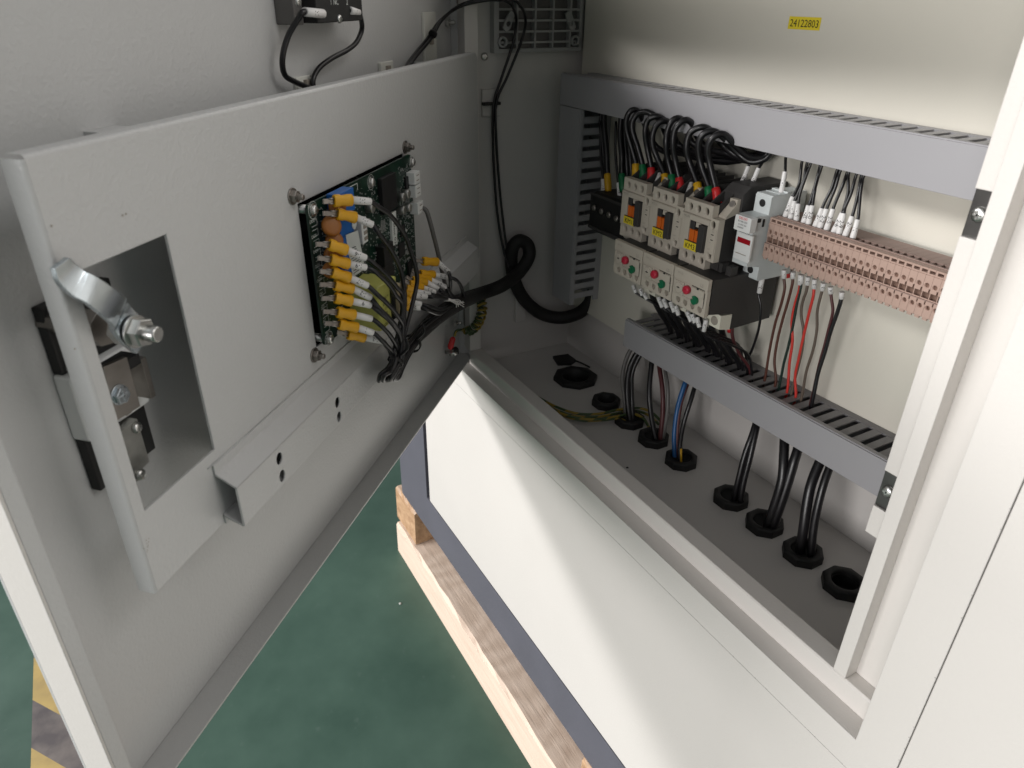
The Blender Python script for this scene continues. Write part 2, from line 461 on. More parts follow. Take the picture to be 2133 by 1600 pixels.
# returns of the frame going back to the lip plane
mb = MB()
mb.box((-0.024, YF + 0.0015, -0.0202), (0.6082, 0.0, -0.0187)); cpart('sill_return', mb, 'paint')
mb = MB(); mb.box((0.6082, YF + 0.0015, -0.0187), (0.6097, 0.0135, ZT + 0.012)); cpart('jamb_return', mb, 'paint')
mb = MB(); mb.box((-0.0255, YF + 0.0015, -0.0187), (-0.024, 0.0135, ZT + 0.012)); cpart('jamb_return', mb, 'paint')
mb = MB(); mb.box((-0.024, YF + 0.0015, ZT + 0.012), (0.6082, 0.0135, ZT + 0.0135)); cpart('head_return', mb, 'paint')
# recess floor behind the right lip
mb = MB(); mb.box((0.5700, 0.0120, 0.0002), (0.6082, 0.0135, ZT + 0.012)); cpart('recess_plate', mb, 'paint')
# lips
mb = MB()
mb.prism([(0.0, -0.0187), (0.0, -0.0012), (0.0012, 0.0), (0.0176, 0.0), (0.0176, -0.0322), (0.0161, -0.0322), (0.0161, -0.0016), (0.0015, -0.0016), (0.0015, -0.0187)], -0.003, 0.6081, 'yz')
cpart('sill_lip', mb, 'paint')
mb = MB(); mb.prism([(0.5709, 0.0), (0.5805, 0.0), (0.5805, 0.0119), (0.5709, 0.0119)], 0.0004, ZT, 'xy'); cpart('jamb_lip', mb, 'paint')
mb = MB(); mb.prism([(0.0, 0.0), (0.0, 0.0156), (-0.0195, 0.0156), (-0.0195, 0.0)], 0.0005, ZT, 'xy'); cpart('hinge_post', mb, 'paint')
mb = MB(); mb.prism([(0.0, ZT), (0.0176, ZT), (0.0176, ZT + 0.0118), (0.0, ZT + 0.0118)], -0.02, 0.585, 'yz'); cpart('head_lip', mb, 'paint')
# inner strip on the right with clips
strips = [(0.3290, ZT), (0.1540, 0.3040), (0.1050, 0.1265)]
mb = MB()
for a, b in strips: mb.box((0.5536, 0.0170, a), (0.5705, 0.0190, b))
mb.box((0.5690, 0.0190, 0.1050), (0.5705, 0.1, ZT))
cpart('mounting_strip', mb, 'paint')
for k, (a, b) in enumerate(((0.3040, 0.3290), (0.1265, 0.1540))):
    mb = MB(); mb.box((0.5530, 0.0192, a - 0.003), (0.5688, 0.0204, b + 0.003), ch=0.0004)
    cl = cpart('clip', mb, 'clip_steel')
    zc = (a + b) / 2; mb = MB(); panscrew(mb, (0.5590, 0.0192, zc), (0, -1, 0), 0.0040); cross(mb, (0.5590, 0.0164, zc), (0, -1, 0), 0.0022)
    obj('screw', mb, 'steel', cl)
# walls
glands = [(0.2002, 0.1098, .0175), (0.2447, 0.1095, .0175), (0.2925, 0.1085, .0175), (0.3679, 0.1078, .0175), (0.4123, 0.1077, .0178), (0.4582, 0.1073, .0178), (0.5026, 0.1074, .0182), (0.1523, 0.1105, .0175), (0.0800, 0.1136, .0285)]
ZF = -0.032
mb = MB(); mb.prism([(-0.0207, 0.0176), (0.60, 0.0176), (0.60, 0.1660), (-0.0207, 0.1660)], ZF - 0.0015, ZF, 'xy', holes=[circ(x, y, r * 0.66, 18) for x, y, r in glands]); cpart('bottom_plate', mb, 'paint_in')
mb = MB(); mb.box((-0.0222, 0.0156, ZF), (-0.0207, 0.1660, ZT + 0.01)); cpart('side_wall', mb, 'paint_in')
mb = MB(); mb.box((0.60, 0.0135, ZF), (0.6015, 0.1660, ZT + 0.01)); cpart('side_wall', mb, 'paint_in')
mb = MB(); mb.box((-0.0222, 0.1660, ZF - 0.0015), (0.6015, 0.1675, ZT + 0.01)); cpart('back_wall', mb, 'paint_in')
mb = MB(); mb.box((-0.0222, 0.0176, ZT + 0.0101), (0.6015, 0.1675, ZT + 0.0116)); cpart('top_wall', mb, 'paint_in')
mb = MB(); mb.box((-0.0090, YB, 0.0360), (0.586, YB + 0.002, 0.440)); cpart('mounting_plate', mb, 'plate')
# lower front panel, right-hand panel, base rail and post
mb = MB(); mb.box((-0.1280, -0.0166, -0.3270), (XR5, -0.0150, -0.0490)); cpart('front_panel', mb, 'paint', 'plain white lower front panel under the cabinet opening')
mb = MB(); mb.box((XR5 + 0.0006, -0.0168, -0.3270), (1.05, -0.0150, 0.60)); cpart('front_panel', mb, 'paint', 'plain panel to the right of the cabinet opening')
mb = MB(); mb.box((-0.1395, -0.0100, -0.3290), (1.05, -0.0088, 0.60)); cpart('seam_backing', mb, 'blackgap') if False else None
mb = MB(); mb.box((-0.1400, -0.0060, -0.3300), (XR5 + 0.03, -0.0050, -0.0215)); cpart('gap_backing', mb, 'blackgap')
mb = MB(); mb.box((XR5 - 0.02, -0.0148, -0.32), (XR5 + 0.03, -0.0138, 0.60)); mb.box((-0.12, -0.0148, -0.055), (XR5 - 0.0201, -0.0138, -0.040)); cpart('seam_strip', mb, 'seam')
mb = MB(); mb.prism([(-0.262, -0.4000), (1.05, -0.4000), (1.05, -0.3285), (-0.140, -0.3285), (-0.140, 0.60), (-0.262, 0.60)], -0.0170, 0.0, 'xz'); cpart('base_rail', mb, 'base_grey', 'dark grey base rail and corner post')
mb = MB(); mb.box((-0.2615, 0.0001, -0.3999), (-0.2580, 0.60, 0.60)); mb.box((-0.2579, 0.597, -0.3999), (1.05, 0.60, 0.60)); mb.box((1.047, 0.0001, -0.3999), (1.0499, 0.5969, 0.60)); cpart('side_panel', mb, 'paint')
mb = MB(); mb.box((-0.2615, 0.0, 0.6002), (1.05, 0.60, 0.603)); cpart('roof', mb, 'paint')

# scuffs and chipped paint on the frame
random.seed(21)
mb = MB()
for k in range(26):
    z = random.uniform(-0.04, 0.25); mb.lathe((XR5 - random.uniform(-.0002, .0006), YF - 0.0001, z), (0, 1, 0), [(0, .0004), (.0001, random.uniform(.0002, .0005))], n=5)
for k in range(22):
    x = random.uniform(0.25, 0.62); mb.lathe((x, YF - 0.0001, -0.0476), (0, 1, 0), [(0, .0003), (.0001, random.uniform(.0003, .0006))], n=5)
cpart('scuff', mb, 'seam')['kind'] = 'stuff'

# ------------------------------------------------------------------ door (part of the cabinet)
Q0 = 0.0235        # front of the inner panel
SL, SR = 0.5853, 0.0306
door = bpy.data.objects.new('door', None); COL.objects.link(door); door.parent = cab; door.location = D((0.3, -0.02, -0.01)) - cab.location
def dpart(name, mb, m, label=None): return obj(name, mb, m, door, label)
SD = 0.6227; ZD0, ZD1 = -0.0118, 0.450
mb = MB(); mb.box((-0.014, -0.0215, ZD0), (SD, -0.0200, ZD1), fr=D); dpart('door_skin', mb, 'paint_door')
mb = MB(); mb.box((-0.0140, -0.0199, ZD0), (SD - 0.0016, -0.0006, ZD0 + 0.0016), fr=D); dpart('bottom_flange', mb, 'paint_door')
mb = MB(); mb.box((SD - 0.0015, -0.0199, ZD0), (SD, -0.0006, ZD1), fr=D)
dpart('edge_flange', mb, 'paint')
mb = MB(); mb.box((SD - 0.0100, -0.0021, ZD0 + 0.0017), (SD - 0.0016, -0.0006, ZD1 - 0.0017), fr=D); dpart('edge_lip', mb, 'paint_door')
mb = MB(); mb.box((-0.0140, -0.0199, ZD1 - 0.0016), (SD - 0.0016, -0.0006, ZD1), fr=D); dpart('top_flange', mb, 'paint_door')
mb = MB(); mb.box((-0.0140, -0.0199, ZD0 + 0.0017), (-0.0125, -0.0006, ZD1 - 0.0017), fr=D); dpart('hinge_flange', mb, 'paint_door')
# hinges between door and post
for z in (0.05, 0.42):
    mb = MB(); mb.lathe(D((-0.0135, -0.008, z - 0.02)), (0, 0, 1), [(0, 0.004), (0.04, 0.004)], n=10)
    mb.box((-0.0128, -0.012, z - 0.018), (-0.0105, -0.004, z + 0.018), fr=D)
    dpart('hinge', mb, 'dull_steel')
# inner panel with cut-outs, folded at the free edge and the top
ZPT, ZPB = 0.3590, 0.1405
r_ = 0.0016
mb = MB()
outl = [(SR, ZPB), (SL - r_, ZPB), (SL - r_, ZPT - r_), (SR + 0.006, ZPT - r_), (SR + 0.002, ZPT - 0.004), (SR, ZPT - 0.008)]
PCBH = (0.2345, 0.4040, 0.1965, 0.2960)
mb.prism(outl, Q0 - 0.0015, Q0, 'xz', holes=[rect(0.5209, 0.5770, 0.1880, 0.3108), rect(*PCBH)], fr=D)
# rounded folds
def fold(mb, make):
    n = 5; out = []
    for k in range(n + 1):
        a = math.pi / 2 * k / n
        out.append((r_ * math.sin(a), -r_ + r_ * math.cos(a)))
    return out
fp = fold(mb, None)
def strip(mb, pts2, mk):
    o_ = len(mb.v)
    for p in pts2: mb.v += [mk(p, 0), mk(p, 1)]
    for i in range(len(pts2) - 1):
        mb.f.append([o_ + 2 * i, o_ + 2 * i + 1, o_ + 2 * i + 3, o_ + 2 * i + 2]); mb.sm.append(True)
QB = 0.0136
strip(mb, fp + [(r_, QB - Q0)], lambda p, e: D((SL - r_ + p[0], Q0 + p[1], ZPB if e == 0 else ZPT - r_)))
strip(mb, fp + [(r_, QB + 0.002 - Q0)], lambda p, e: D((SR + 0.006 if e == 0 else SL - r_, Q0 + p[1], ZPT - r_ + p[0])))
mb.box((SL - 0.0012, QB, ZPB + 0.0015), (SL - 0.0001, Q0 - r_, ZPT - 0.004), fr=D)
mb.box((SR, QB, ZPB), (SR + 0.0012, Q0 - 0.0016, ZPT - 0.010), fr=D)
dpart('inner_panel', mb, 'paint_door', 'grey inner panel with a rectangular cut-out and the board opening', )
# stand-off brackets that hold the inner panel on the door
for s_, z in ((0.10, 0.352), (0.50, 0.352), (0.20, 0.146), (0.46, 0.146)):
    mb = MB(); mb.box((s_ - 0.01, -0.0199, z - 0.0012), (s_ + 0.01, Q0 - 0.0016, z + 0.0012), fr=D); dpart('bracket', mb, 'paint_door')
# hat channel along the bottom of the inner panel
mb = MB()
S0, S1 = 0.078, 0.5265
ov = [PDL(u, v, 0.0366) for u, v in ((701, 838), (705, 872), (580, 955), (586, 991))]
# face (with oval holes) + the rest of the profile
mb.prism(rect(S0, S1, 0.1408, 0.1676), 0.0358, 0.0372, 'xz', holes=[circ(p.x, min(max(p.z, 0.1456), 0.1630), 0.0034, 16, rz=0.0042) for p in ov], fr=D)
for a, b in (((0.0237, 0.1807), (0.0237, 0.1742)), ((0.0237, 0.1742), (0.0365, 0.1670)), ((0.0365, 0.1414), (0.0237, 0.1464)), ((0.0237, 0.1464), (0.0237, 0.1400))):
    d = (Vector((b[0] - a[0], b[1] - a[1]))).normalized(); n2 = Vector((-d.y, d.x)) * 0.0013
    if a[0] == b[0]: n2 = Vector((0.0013, 0))
    pr = [(a[0], a[1]), (b[0], b[1]), (b[0] + n2.x, b[1] + n2.y), (a[0] + n2.x, a[1] + n2.y)]
    mb.prism(pr, S0, S1, 'yz', fr=D)
dpart('channel', mb, 'paint_door', 'bent sheet channel with oval holes welded along the inner panel')
mb = MB()
a_, b_ = PD(642, 793, Q0 + 0.0003), PD(432, 977, Q0 + 0.0003)
mb.tube([a_, b_], 0.0004, 6, sub=2); dpart('weld_seam', mb, 'paint_door')
# studs and nuts holding the board unit
for (u, v) in ((617, 410), (850, 307), (662, 741)):
    p = PDL(u, v, Q0 + 0.003); p.y = Q0
    mb = MB(); q = D(p); mb.lathe(q, NQ, [(0, 0.0052), (0.0009, 0.0052)], n=20); hexnut(mb, q + NQ * 0.0009, NQ, 0.0032, 0.0040)
    mb.lathe(q + NQ * 0.004, NQ, [(0, 0.0021), (0.0008, 0.0017), (0.0016, 0.0021), (0.0024, 0.0017), (0.0032, 0.0021), (0.0040, 0.0015)], n=12)
    dpart('stud_nut', mb, 'dull_steel')
# paint chips
mb = MB()
for k in range(9):
    p = PD(305 + random.uniform(-6, 6), 1122 + k * 3.4, Q0 + 0.0002); mb.lathe(p, NQ, [(0, 0.0003), (0.0001, random.uniform(.00015, .0003))], n=5)
for u, v in ((255, 449), (262, 446), (107, 471), (155, 727)): mb.lathe(PD(u, v, Q0 + 0.0002), NQ, [(0, 0.0005), (0.0001, 0.0005)], n=5)
dpart('paint_chip', mb, 'ink_grey')
# lock case on the door skin
QD = -0.0199
sA, sB = 0.5235, 0.5655
mb = MB(); mb.box((sA, QD, 0.2515), (sB, QD + 0.006, 0.2860), fr=D, ch=0.0008); dpart('lock_case', mb, 'black', 'black end of the handle case')
mb = MB(); mb.box((sA, QD, 0.1835), (sB, QD + 0.006, 0.2150), fr=D, ch=0.0008); dpart('lock_case', mb, 'black', 'black end of the handle case')
mb = MB(); mb.box((sA, QD, 0.2151), (sB + 0.001, QD + 0.011, 0.2514), fr=D, ch=0.0015); dpart('lock_cover', mb, 'white_plastic', 'white middle cover of the handle case')
# cam pivot
PS, PZc = 0.560, 0.278
def ax(q): return D((PS, q, PZc))
mb = MB(); mb.lathe(ax(QD), NQ, [(0, 0.0060), (0.016, 0.0060), (0.017, 0.0070), (0.028, 0.0070), (0.029, 0.0088), (0.0335, 0.0088)], n=8, ph=0.2); dpart('cam_body', mb, 'dull_steel')
mb = MB()
prof = [(0, 0.0038)]
for k in range(16): prof += [(0.002 + k * 0.0012, 0.0038), (0.0026 + k * 0.0012, 0.0033)]
prof += [(0.0225, 0.0038), (0.0232, 0.0030)]
mb.lathe(ax(0.0185), NQ, prof, n=16); dpart('threaded_shaft', mb, 'steel')
mb = MB(); mb.lathe(ax(0.0292), NQ, [(0, 0.0075), (0.0012, 0.0075)], n=20); hexnut(mb, ax(0.0304), NQ, 0.0048, 0.0068); dpart('nut', mb, 'steel')
mb = MB(); hexnut(mb, ax(0.0195), NQ, 0.0045, 0.0068, ph=0.5); dpart('nut', mb, 'steel')
# bent cam: centre line points (door s, q, z) and half widths
cl = [(0.5560, 0.0270, 0.2700), (0.5602, 0.0272, 0.2785), (0.5645, 0.0275, 0.2865), (0.5685, 0.0312, 0.2915), (0.5745, 0.0330, 0.2985), (0.5800, 0.0326, 0.3055), (0.5835, 0.0305, 0.3095), (0.5855, 0.0290, 0.3140), (0.5868, 0.0288, 0.3190)]
hw = [0.0068, 0.0085, 0.0078, 0.0072, 0.0066, 0.0056, 0.0056, 0.0056, 0.0044]
hw = [0.0060, 0.0074, 0.0070, 0.0066, 0.0062, 0.0058, 0.0056, 0.0054, 0.0040]
cl4 = catmull([Vector((*c_, )) for c_ in cl], 5); hw4 = [q_.x for q_ in catmull([Vector((h_, 0, 0)) for h_ in hw], 5)]
cl = [tuple(c_) for c_ in cl4]; hw = hw4
mb = MB(); o_ = 0
for k, (p, h) in enumerate(zip(cl, hw)):
    p = Vector(p); a = Vector(cl[max(k - 1, 0)]); b = Vector(cl[min(k + 1, len(cl) - 1)])
    t = (b - a).normalized(); sd = Vector((-t.z, 0, t.x)); sd.normalize(); sd = -sd
    n_ = t.cross(sd).normalized()
    if n_.y < 0: n_ = -n_
    for q in (p + sd * h + n_ * 0.0013, p - sd * h + n_ * 0.0013, p - sd * h - n_ * 0.0013, p + sd * h - n_ * 0.0013): mb.v.append(D(q))
    if k:
        for j in range(4): mb.f.append([4 * k - 4 + j, 4 * k - 4 + (j + 1) % 4, 4 * k + (j + 1) % 4, 4 * k + j]); mb.sm.append(False)
mb.f.append([3, 2, 1, 0]); mb.sm.append(False); nn = 4 * (len(cl) - 1); mb.f.append([nn, nn + 1, nn + 2, nn + 3]); mb.sm.append(False)
dpart('latch_cam', mb, 'zinc', 'bent zinc latch cam reaching over the panel edge')
# bracket plate with screw, cast limit housing
def dquad(pix, q, th): return [PDL(u, v, q) for u, v in pix]
pq = dquad([(213, 765), (262, 744), (290, 846), (240, 877)], 0.004, 0.001)
mb = MB(); mb.prism([(p.x, p.z) for p in pq], 0.002, 0.0045, 'xz', fr=D); mb.box((0.5300, QD, 0.224), (0.5335, 0.0019, 0.247), fr=D); mb.box((0.5480, QD, 0.224), (0.5515, 0.0019, 0.247), fr=D); bkt = dpart('lock_bracket', mb, 'dull_steel')
p = PD(246, 822, 0.0046); mb = MB(); mb.lathe(p, NQ, [(0, 0.0052), (0.001, 0.0052)], n=20); hexnut(mb, p + NQ * 0.001, NQ, 0.0024, 0.0045); cross(mb, p + NQ * 0.0034, NQ, 0.0027); dpart('bracket_screw', mb, 'zinc')
mb = MB(); mb.box((0.5335, QD, 0.2450), (0.5480, 0.0015, 0.2505), fr=D); dpart('lock_rod', mb, 'black')
pq = dquad([(243, 905), (285, 873), (311, 962), (297, 975), (301, 998), (284, 1003), (279, 985), (262, 990)], -0.004, 0.001)
mb = MB(); mb.prism([(p.x, p.z) for p in pq], QD, -0.004, 'xz', fr=D); dpart('limit_housing', mb, 'castzinc')
for u, v in ((283, 891), (291, 988)):
    p = PD(u, v, -0.0039); mb = MB(); panscrew(mb, p, NQ, 0.0030); cross(mb, p + NQ * 0.0021, NQ, 0.0017); dpart('housing_screw', mb, 'steel')
# hinge-side bolts of the door
for u, v in ((936, 47), (952, 672)):
    p = PD(u, v, -0.0160 if v < 100 else -0.012); mb = MB(); hexnut(mb, p - NQ * 0.004, NQ, 0.004, 0.005); mb.lathe(p, NQ, [(0, 0.0025), (0.002, 0.0022), (0.004, 0.0025), (0.006, 0.002)], n=10); dpart('hinge_bolt', mb, 'steel')

# ================================================================== WIRE DUCTS
YU = 0.1152
def finger_mesh(ax_):
    # T-headed finger of the slotted side wall, 12.5 mm pitch; a along the duct, b = depth (y)
    p = [(0.0021, YB - 0.0080), (0.0026, YB - 0.0098), (0.0026, YU + 0.0075), (0.0008, YU + 0.0048), (0.0008, YU + 0.0012),
         (0.0117, YU + 0.0012), (0.0117, YU + 0.0048), (0.0099, YU + 0.0075), (0.0099, YB - 0.0098), (0.0104, YB - 0.0080)]
    return p
# --- upper horizontal duct
UZ0, UZ1 = 0.2998, 0.3325
ud = thing('wire_duct', 'long grey slotted wire duct across the top of the mounting plate', 'wire duct', (0.3, YB, UZ0), 'slotted wire ducts on the mounting plate')
mb = MB(); mb.box((0.0145, YU - 0.0014, UZ0), (0.5865, YU, UZ1)); mb.box((0.0145, YU, UZ1 - 0.0005), (0.5865, YU + 0.0045, UZ1 + 0.0010)); mb.box((0.0145, YU, UZ0 + 0.0003), (0.5865, YU + 0.0045, UZ0 + 0.0016)); obj('cover', mb, 'duct', ud)
mb = MB(); mb.box((0.0145, YB - 0.0020, UZ0 + 0.002), (0.5865, YB - 0.0001, UZ1 - 0.002)); mb.box((0.0145, YB - 0.0081, UZ1 - 0.0020), (0.5865, YB - 0.0001, UZ1 - 0.0004)); mb.box((0.0145, YB - 0.0081, UZ0 + 0.0017), (0.5865, YB - 0.0001, UZ0 + 0.0030)); obj('base', mb, 'duct', ud)
mb = MB(); mb.prism(finger_mesh('x'), UZ1 - 0.0020, UZ1 - 0.0006, 'xy'); fm = mesh_of('finger', mb, 'duct')
for k in range(45): linked('finger', fm, ud, (0.0200 + 0.0125 * k, 0, 0))
mb = MB(); mb.prism(finger_mesh('x'), UZ0 + 0.0018, UZ0 + 0.0031, 'xy'); fm2 = mesh_of('finger', mb, 'duct')
for k in range(45): linked('finger', fm2, ud, (0.0200 + 0.0125 * k, 0, 0))
# --- lower horizontal duct (hangs a little out of level)
LZ0, LZ1 = 0.0557, 0.0880
ld = thing('wire_duct', 'short grey slotted wire duct below the overload relays, slightly out of level', 'wire duct', (0.36, YB, LZ0), 'slotted wire ducts on the mounting plate')
def TL(p): return Vector((p[0], p[1], p[2] + 0.0230 * (p[0] - 0.170)))
LX0, LX1 = 0.1702, 0.5800
mb = MB(); mb.box((LX0, YU - 0.0014, LZ0), (LX1, YU, LZ1), fr=TL); mb.box((LX0, YU, LZ1 - 0.0005), (LX1, YU + 0.0045, LZ1 + 0.0010), fr=TL); mb.box((LX0, YU, LZ0 + 0.0003), (LX1, YU + 0.0045, LZ0 + 0.0016), fr=TL); obj('cover', mb, 'duct', ld)
mb = MB(); mb.box((LX0, YB - 0.0020, LZ0 + 0.002), (LX1, YB - 0.0001, LZ1 - 0.002), fr=TL); mb.box((LX0, YB - 0.0081, LZ1 - 0.0020), (LX1, YB - 0.0001, LZ1 - 0.0004), fr=TL); mb.box((LX0, YB - 0.0081, LZ0 + 0.0017), (LX1, YB - 0.0001, LZ0 + 0.0030), fr=TL); obj('base', mb, 'duct_shaded', ld)
for zz in (LZ1 - 0.0020, LZ0 + 0.0018):
    mb = MB(); mb.prism([(a, b) for a, b in finger_mesh('x')], zz, zz + 0.0014, 'xy', fr=lambda p: Vector((p[0], p[1], p[2] + 0.023 * p[0]))); fm = mesh_of('finger', mb, 'duct_shaded')
    for k in range(32): linked('finger', fm, ld, (LX0 + 0.004 + 0.0125 * k, 0, 0.023 * (0.004 + 0.0125 * k)))
# --- vertical duct at the left
VX0, VX1, VZ0, VZ1 = 0.0155, 0.0560, 0.0640, 0.2990
vd = thing('wire_duct', 'upright grey slotted wire duct along the left side wall', 'wire duct', (0.035, YB, VZ0), 'slotted wire ducts on the mounting plate')
mb = MB(); mb.box((VX0, YU - 0.0014, VZ0), (VX1, YU, VZ1)); mb.box((VX1 - 0.0005, YU, VZ0), (VX1 + 0.0010, YU + 0.0045, VZ1)); mb.box((VX0 - 0.0010, YU, VZ0), (VX0 + 0.0005, YU + 0.0045, VZ1)); obj('cover', mb, 'duct', vd)
mb = MB(); mb.box((VX0 + 0.002, YB - 0.0020, VZ0), (VX1 - 0.002, YB - 0.0001, VZ1)); mb.box((VX1 - 0.0020, YB - 0.0081, VZ0), (VX1 - 0.0004, YB - 0.0001, VZ1)); mb.box((VX0 + 0.0004, YU + 0.0001, VZ0), (VX0 + 0.0019, YB - 0.0021, VZ1)); obj('base', mb, 'duct', vd)
mb = MB(); mb.prism([(b, a) for a, b in finger_mesh('z')], VX1 - 0.0020, VX1 - 0.0006, 'yz'); fm = mesh_of('finger', mb, 'duct')
for k in range(18): linked('finger', fm, vd, (0, 0, VZ0 + 0.004 + 0.0125 * k))

# ================================================================== CONTACTORS
YC = 0.0820
def make_contactor(x0, num):
    t = thing('contactor', 'beige and black contactor tagged %s' % num, 'contactor', (x0 + 0.022, YB, 0.197), 'contactors in a row')
    X = lambda a: x0 + a
    W = 0.0448
    # terminal rows
    wells = [0.0070, 0.0172, 0.0276]
    mb = MB(); mb.prism([(X(0.0), 0.2424), (X(0.0350), 0.2424), (X(0.0350), 0.2545), (X(0.0), 0.2545)], YC, YC + 0.0070, 'xz', holes=[circ(X(a), 0.2482, 0.0033, 14, rz=0.0036) for a in wells]); up = obj('terminal_row', mb, 'beige', t)
    mb = MB()
    for a in wells: mb.lathe((X(a), YC + 0.0068, 0.2482), (0, -1, 0), [(0, 0.0028), (0.0012, 0.0028)], n=12); cross(mb, (X(a), YC + 0.0056, 0.2482), (0, -1, 0), 0.0019)
    obj('screw', mb, 'dull_steel', up)
    wl = [0.0082, 0.0182, 0.0290]
    mb = MB(); mb.prism([(X(0.0), 0.1962), (X(0.006), 0.1962), (X(0.0075), 0.1950), (X(0.0165), 0.1950), (X(0.018), 0.1962), (X(0.026), 0.1962), (X(0.0275), 0.1950), (X(0.0345), 0.1950), (X(0.0345), 0.2084), (X(0.0), 0.2084)], YC, YC + 0.0070, 'xz', holes=[circ(X(a), 0.2043, 0.0033, 14, rz=0.0036) for a in wl]); lo = obj('terminal_row', mb, 'beige', t)
    mb = MB()
    for a in wl: mb.lathe((X(a), YC + 0.0068, 0.2043), (0, -1, 0), [(0, 0.0028), (0.0012, 0.0028)], n=12); cross(mb, (X(a), YC + 0.0056, 0.2043), (0, -1, 0), 0.0019)
    obj('screw', mb, 'dull_steel', lo)
    # main face with slider slot and two deep round openings
    zt_, zb_ = 0.2422, 0.2086
    slot = rect(X(0.0108), X(0.0325), 0.2120, 0.2372)
    mb = MB(); mb.prism([(X(0), zb_), (X(0.0350), zb_), (X(0.0355), 0.2070), (X(W), 0.2070), (X(W), 0.2448), (X(0.0360), 0.2448), (X(0.0350), zt_), (X(0), zt_)], YC - 0.0010, YC + 0.0060, 'xz', holes=[slot, circ(X(0.0380), 0.2392, 0.0033, 16, rz=0.0040), circ(X(0.0388), 0.2118, 0.0028, 14, rz=0.0036)]); face = obj('front_face', mb, 'beige', t)
    mb = MB(); mb.box((X(0.0035), YC - 0.0018, 0.2092), (X(0.0107), YC - 0.0011, 0.2415)); mb.box((X(0.0005), YC - 0.0016, 0.2373), (X(0.0345), YC - 0.0011, 0.2417)); mb.box((X(0.0356), YC - 0.0015, 0.2140), (X(0.0440), YC - 0.0011, 0.2352)); mb.box((X(0.0190), YC - 0.0020, 0.2330), (X(0.0245), YC + 0.003, 0.2371)); obj('face_rib', mb, 'beige', face)
    mb = MB(); mb.box((X(0.0108), YC + 0.0045, 0.2120), (X(0.0325), YC + 0.0060, 0.2372)); obj('slot_floor', mb, 'darkgrey', face)
    mb = MB(); mb.box((X(0.0112), YC - 0.0016, 0.2298), (X(0.0168), YC + 0.0044, 0.2370), ch=0.0003); obj('slider', mb, 'darkgrey', t)
    mb = MB(); mb.box((X(0.0248), YC - 0.0045, 0.2126), (X(0.0322), YC + 0.0044, 0.2366), ch=0.0004); obj('slider', mb, 'darkgrey', t)
    mb = MB(); mb.box((X(0.0113), YC - 0.0015, 0.2188), (X(0.0172), YC + 0.0044, 0.2294), ch=0.0004); mb.box((X(0.0181), YC - 0.0015, 0.2188), (X(0.0240), YC + 0.0044, 0.2294), ch=0.0004); mb.box((X(0.0113), YC + 0.001, 0.2186), (X(0.0240), YC + 0.0044, 0.2196)); obj('indicator', mb, 'orange', t)
    mb = MB(); mb.box((X(0.0078), YC - 0.0030, 0.2110), (X(0.0246), YC - 0.0012, 0.2190), ch=0.0003); fr_ = obj('tag_holder', mb, 'darkgrey', t)
    mb = MB(); mb.box((X(0.0085), YC - 0.0036, 0.2114), (X(0.0246), YC - 0.0031, 0.2186)); tg = obj('name_tag', mb, 'yellow_tag', t)
    mb = MB(); mb.text(num, (X(0.0165), YC - 0.0038, 0.2150), (1, 0, 0), (0, 0, 1), 0.0066); obj('lettering', mb, 'ink', tg)
    mb = MB()
    for z in (0.2262, 0.2308): mb.box((X(0.0385), YC - 0.0018, z), (X(0.0412), YC - 0.0015, z + 0.0007))
    obj('marking', mb, 'ink', face)
    mb = MB(); mb.text('MC-9b', (X(0.0060), YC - 0.0018, 0.2398), (1, 0, 0), (0, 0, 1), 0.0028); mb.text('A1', (X(0.0400), YC - 0.0017, 0.2338), (1, 0, 0), (0, 0, 1), 0.0022)
    for z, a in ((0.2290, '13'), (0.2240, '14'), (0.2180, 'NO'), (0.2150, 'A2')): mb.text(a, (X(0.0380), YC - 0.0017, z), (1, 0, 0), (0, 0, 1), 0.0020)
    obj('marking', mb, 'ink_grey', face)
    # black body, slanted partitions at the top, foot at the bottom
    mb = MB(); mb.prism([(YC + 0.0065, 0.1985), (YC + 0.0065, 0.2440), (0.104, 0.2480), (0.150, 0.2480), (0.150, 0.1900), (0.104, 0.1900)], X(0.0008), X(W - 0.0008), 'yz'); obj('body', mb, 'darkgrey', t)
    for a in (0.0, 0.0116, 0.0220, 0.0330):
        mb = MB(); mb.prism([(YC + 0.0072, 0.2440), (YC + 0.0072, 0.2535), (0.1080, 0.2655), (0.1480, 0.2655), (0.1480, 0.2440)], X(a), X(a + 0.0020), 'yz'); obj('partition', mb, 'darkgrey', t)
    mb = MB(); mb.prism([(YC + 0.0072, 0.2440), (YC + 0.0072, 0.2462), (0.1000, 0.2560), (0.1000, 0.2600), (0.106, 0.2600), (0.106, 0.2440)], X(0.0352), X(W - 0.001), 'yz'); obj('coil_terminal', mb, 'beige', t)
    mb = MB(); mb.lathe((X(0.0400), 0.0998, 0.2555), (0, -1, 0.4), [(0, 0.0028), (0.002, 0.0028)], n=12); obj('coil_screw', mb, 'dull_steel', t)
    mb = MB(); mb.box((X(W - 0.0008), 0.1060, 0.2215), (X(W + 0.0030), 0.1145, 0.2262), ch=0.0004); obj('side_tab', mb, 'orange', t)
    mb = MB(); mb.box((X(0.004), YC + 0.0075, 0.1870), (X(0.030), 0.1000, 0.1960)); obj('foot', mb, 'darkgrey', t)
    return t
XK = [0.1867, 0.2316, 0.2766]
KM = [make_contactor(x, 'KM%d' % (i + 1)) for i, x in enumerate(XK)]
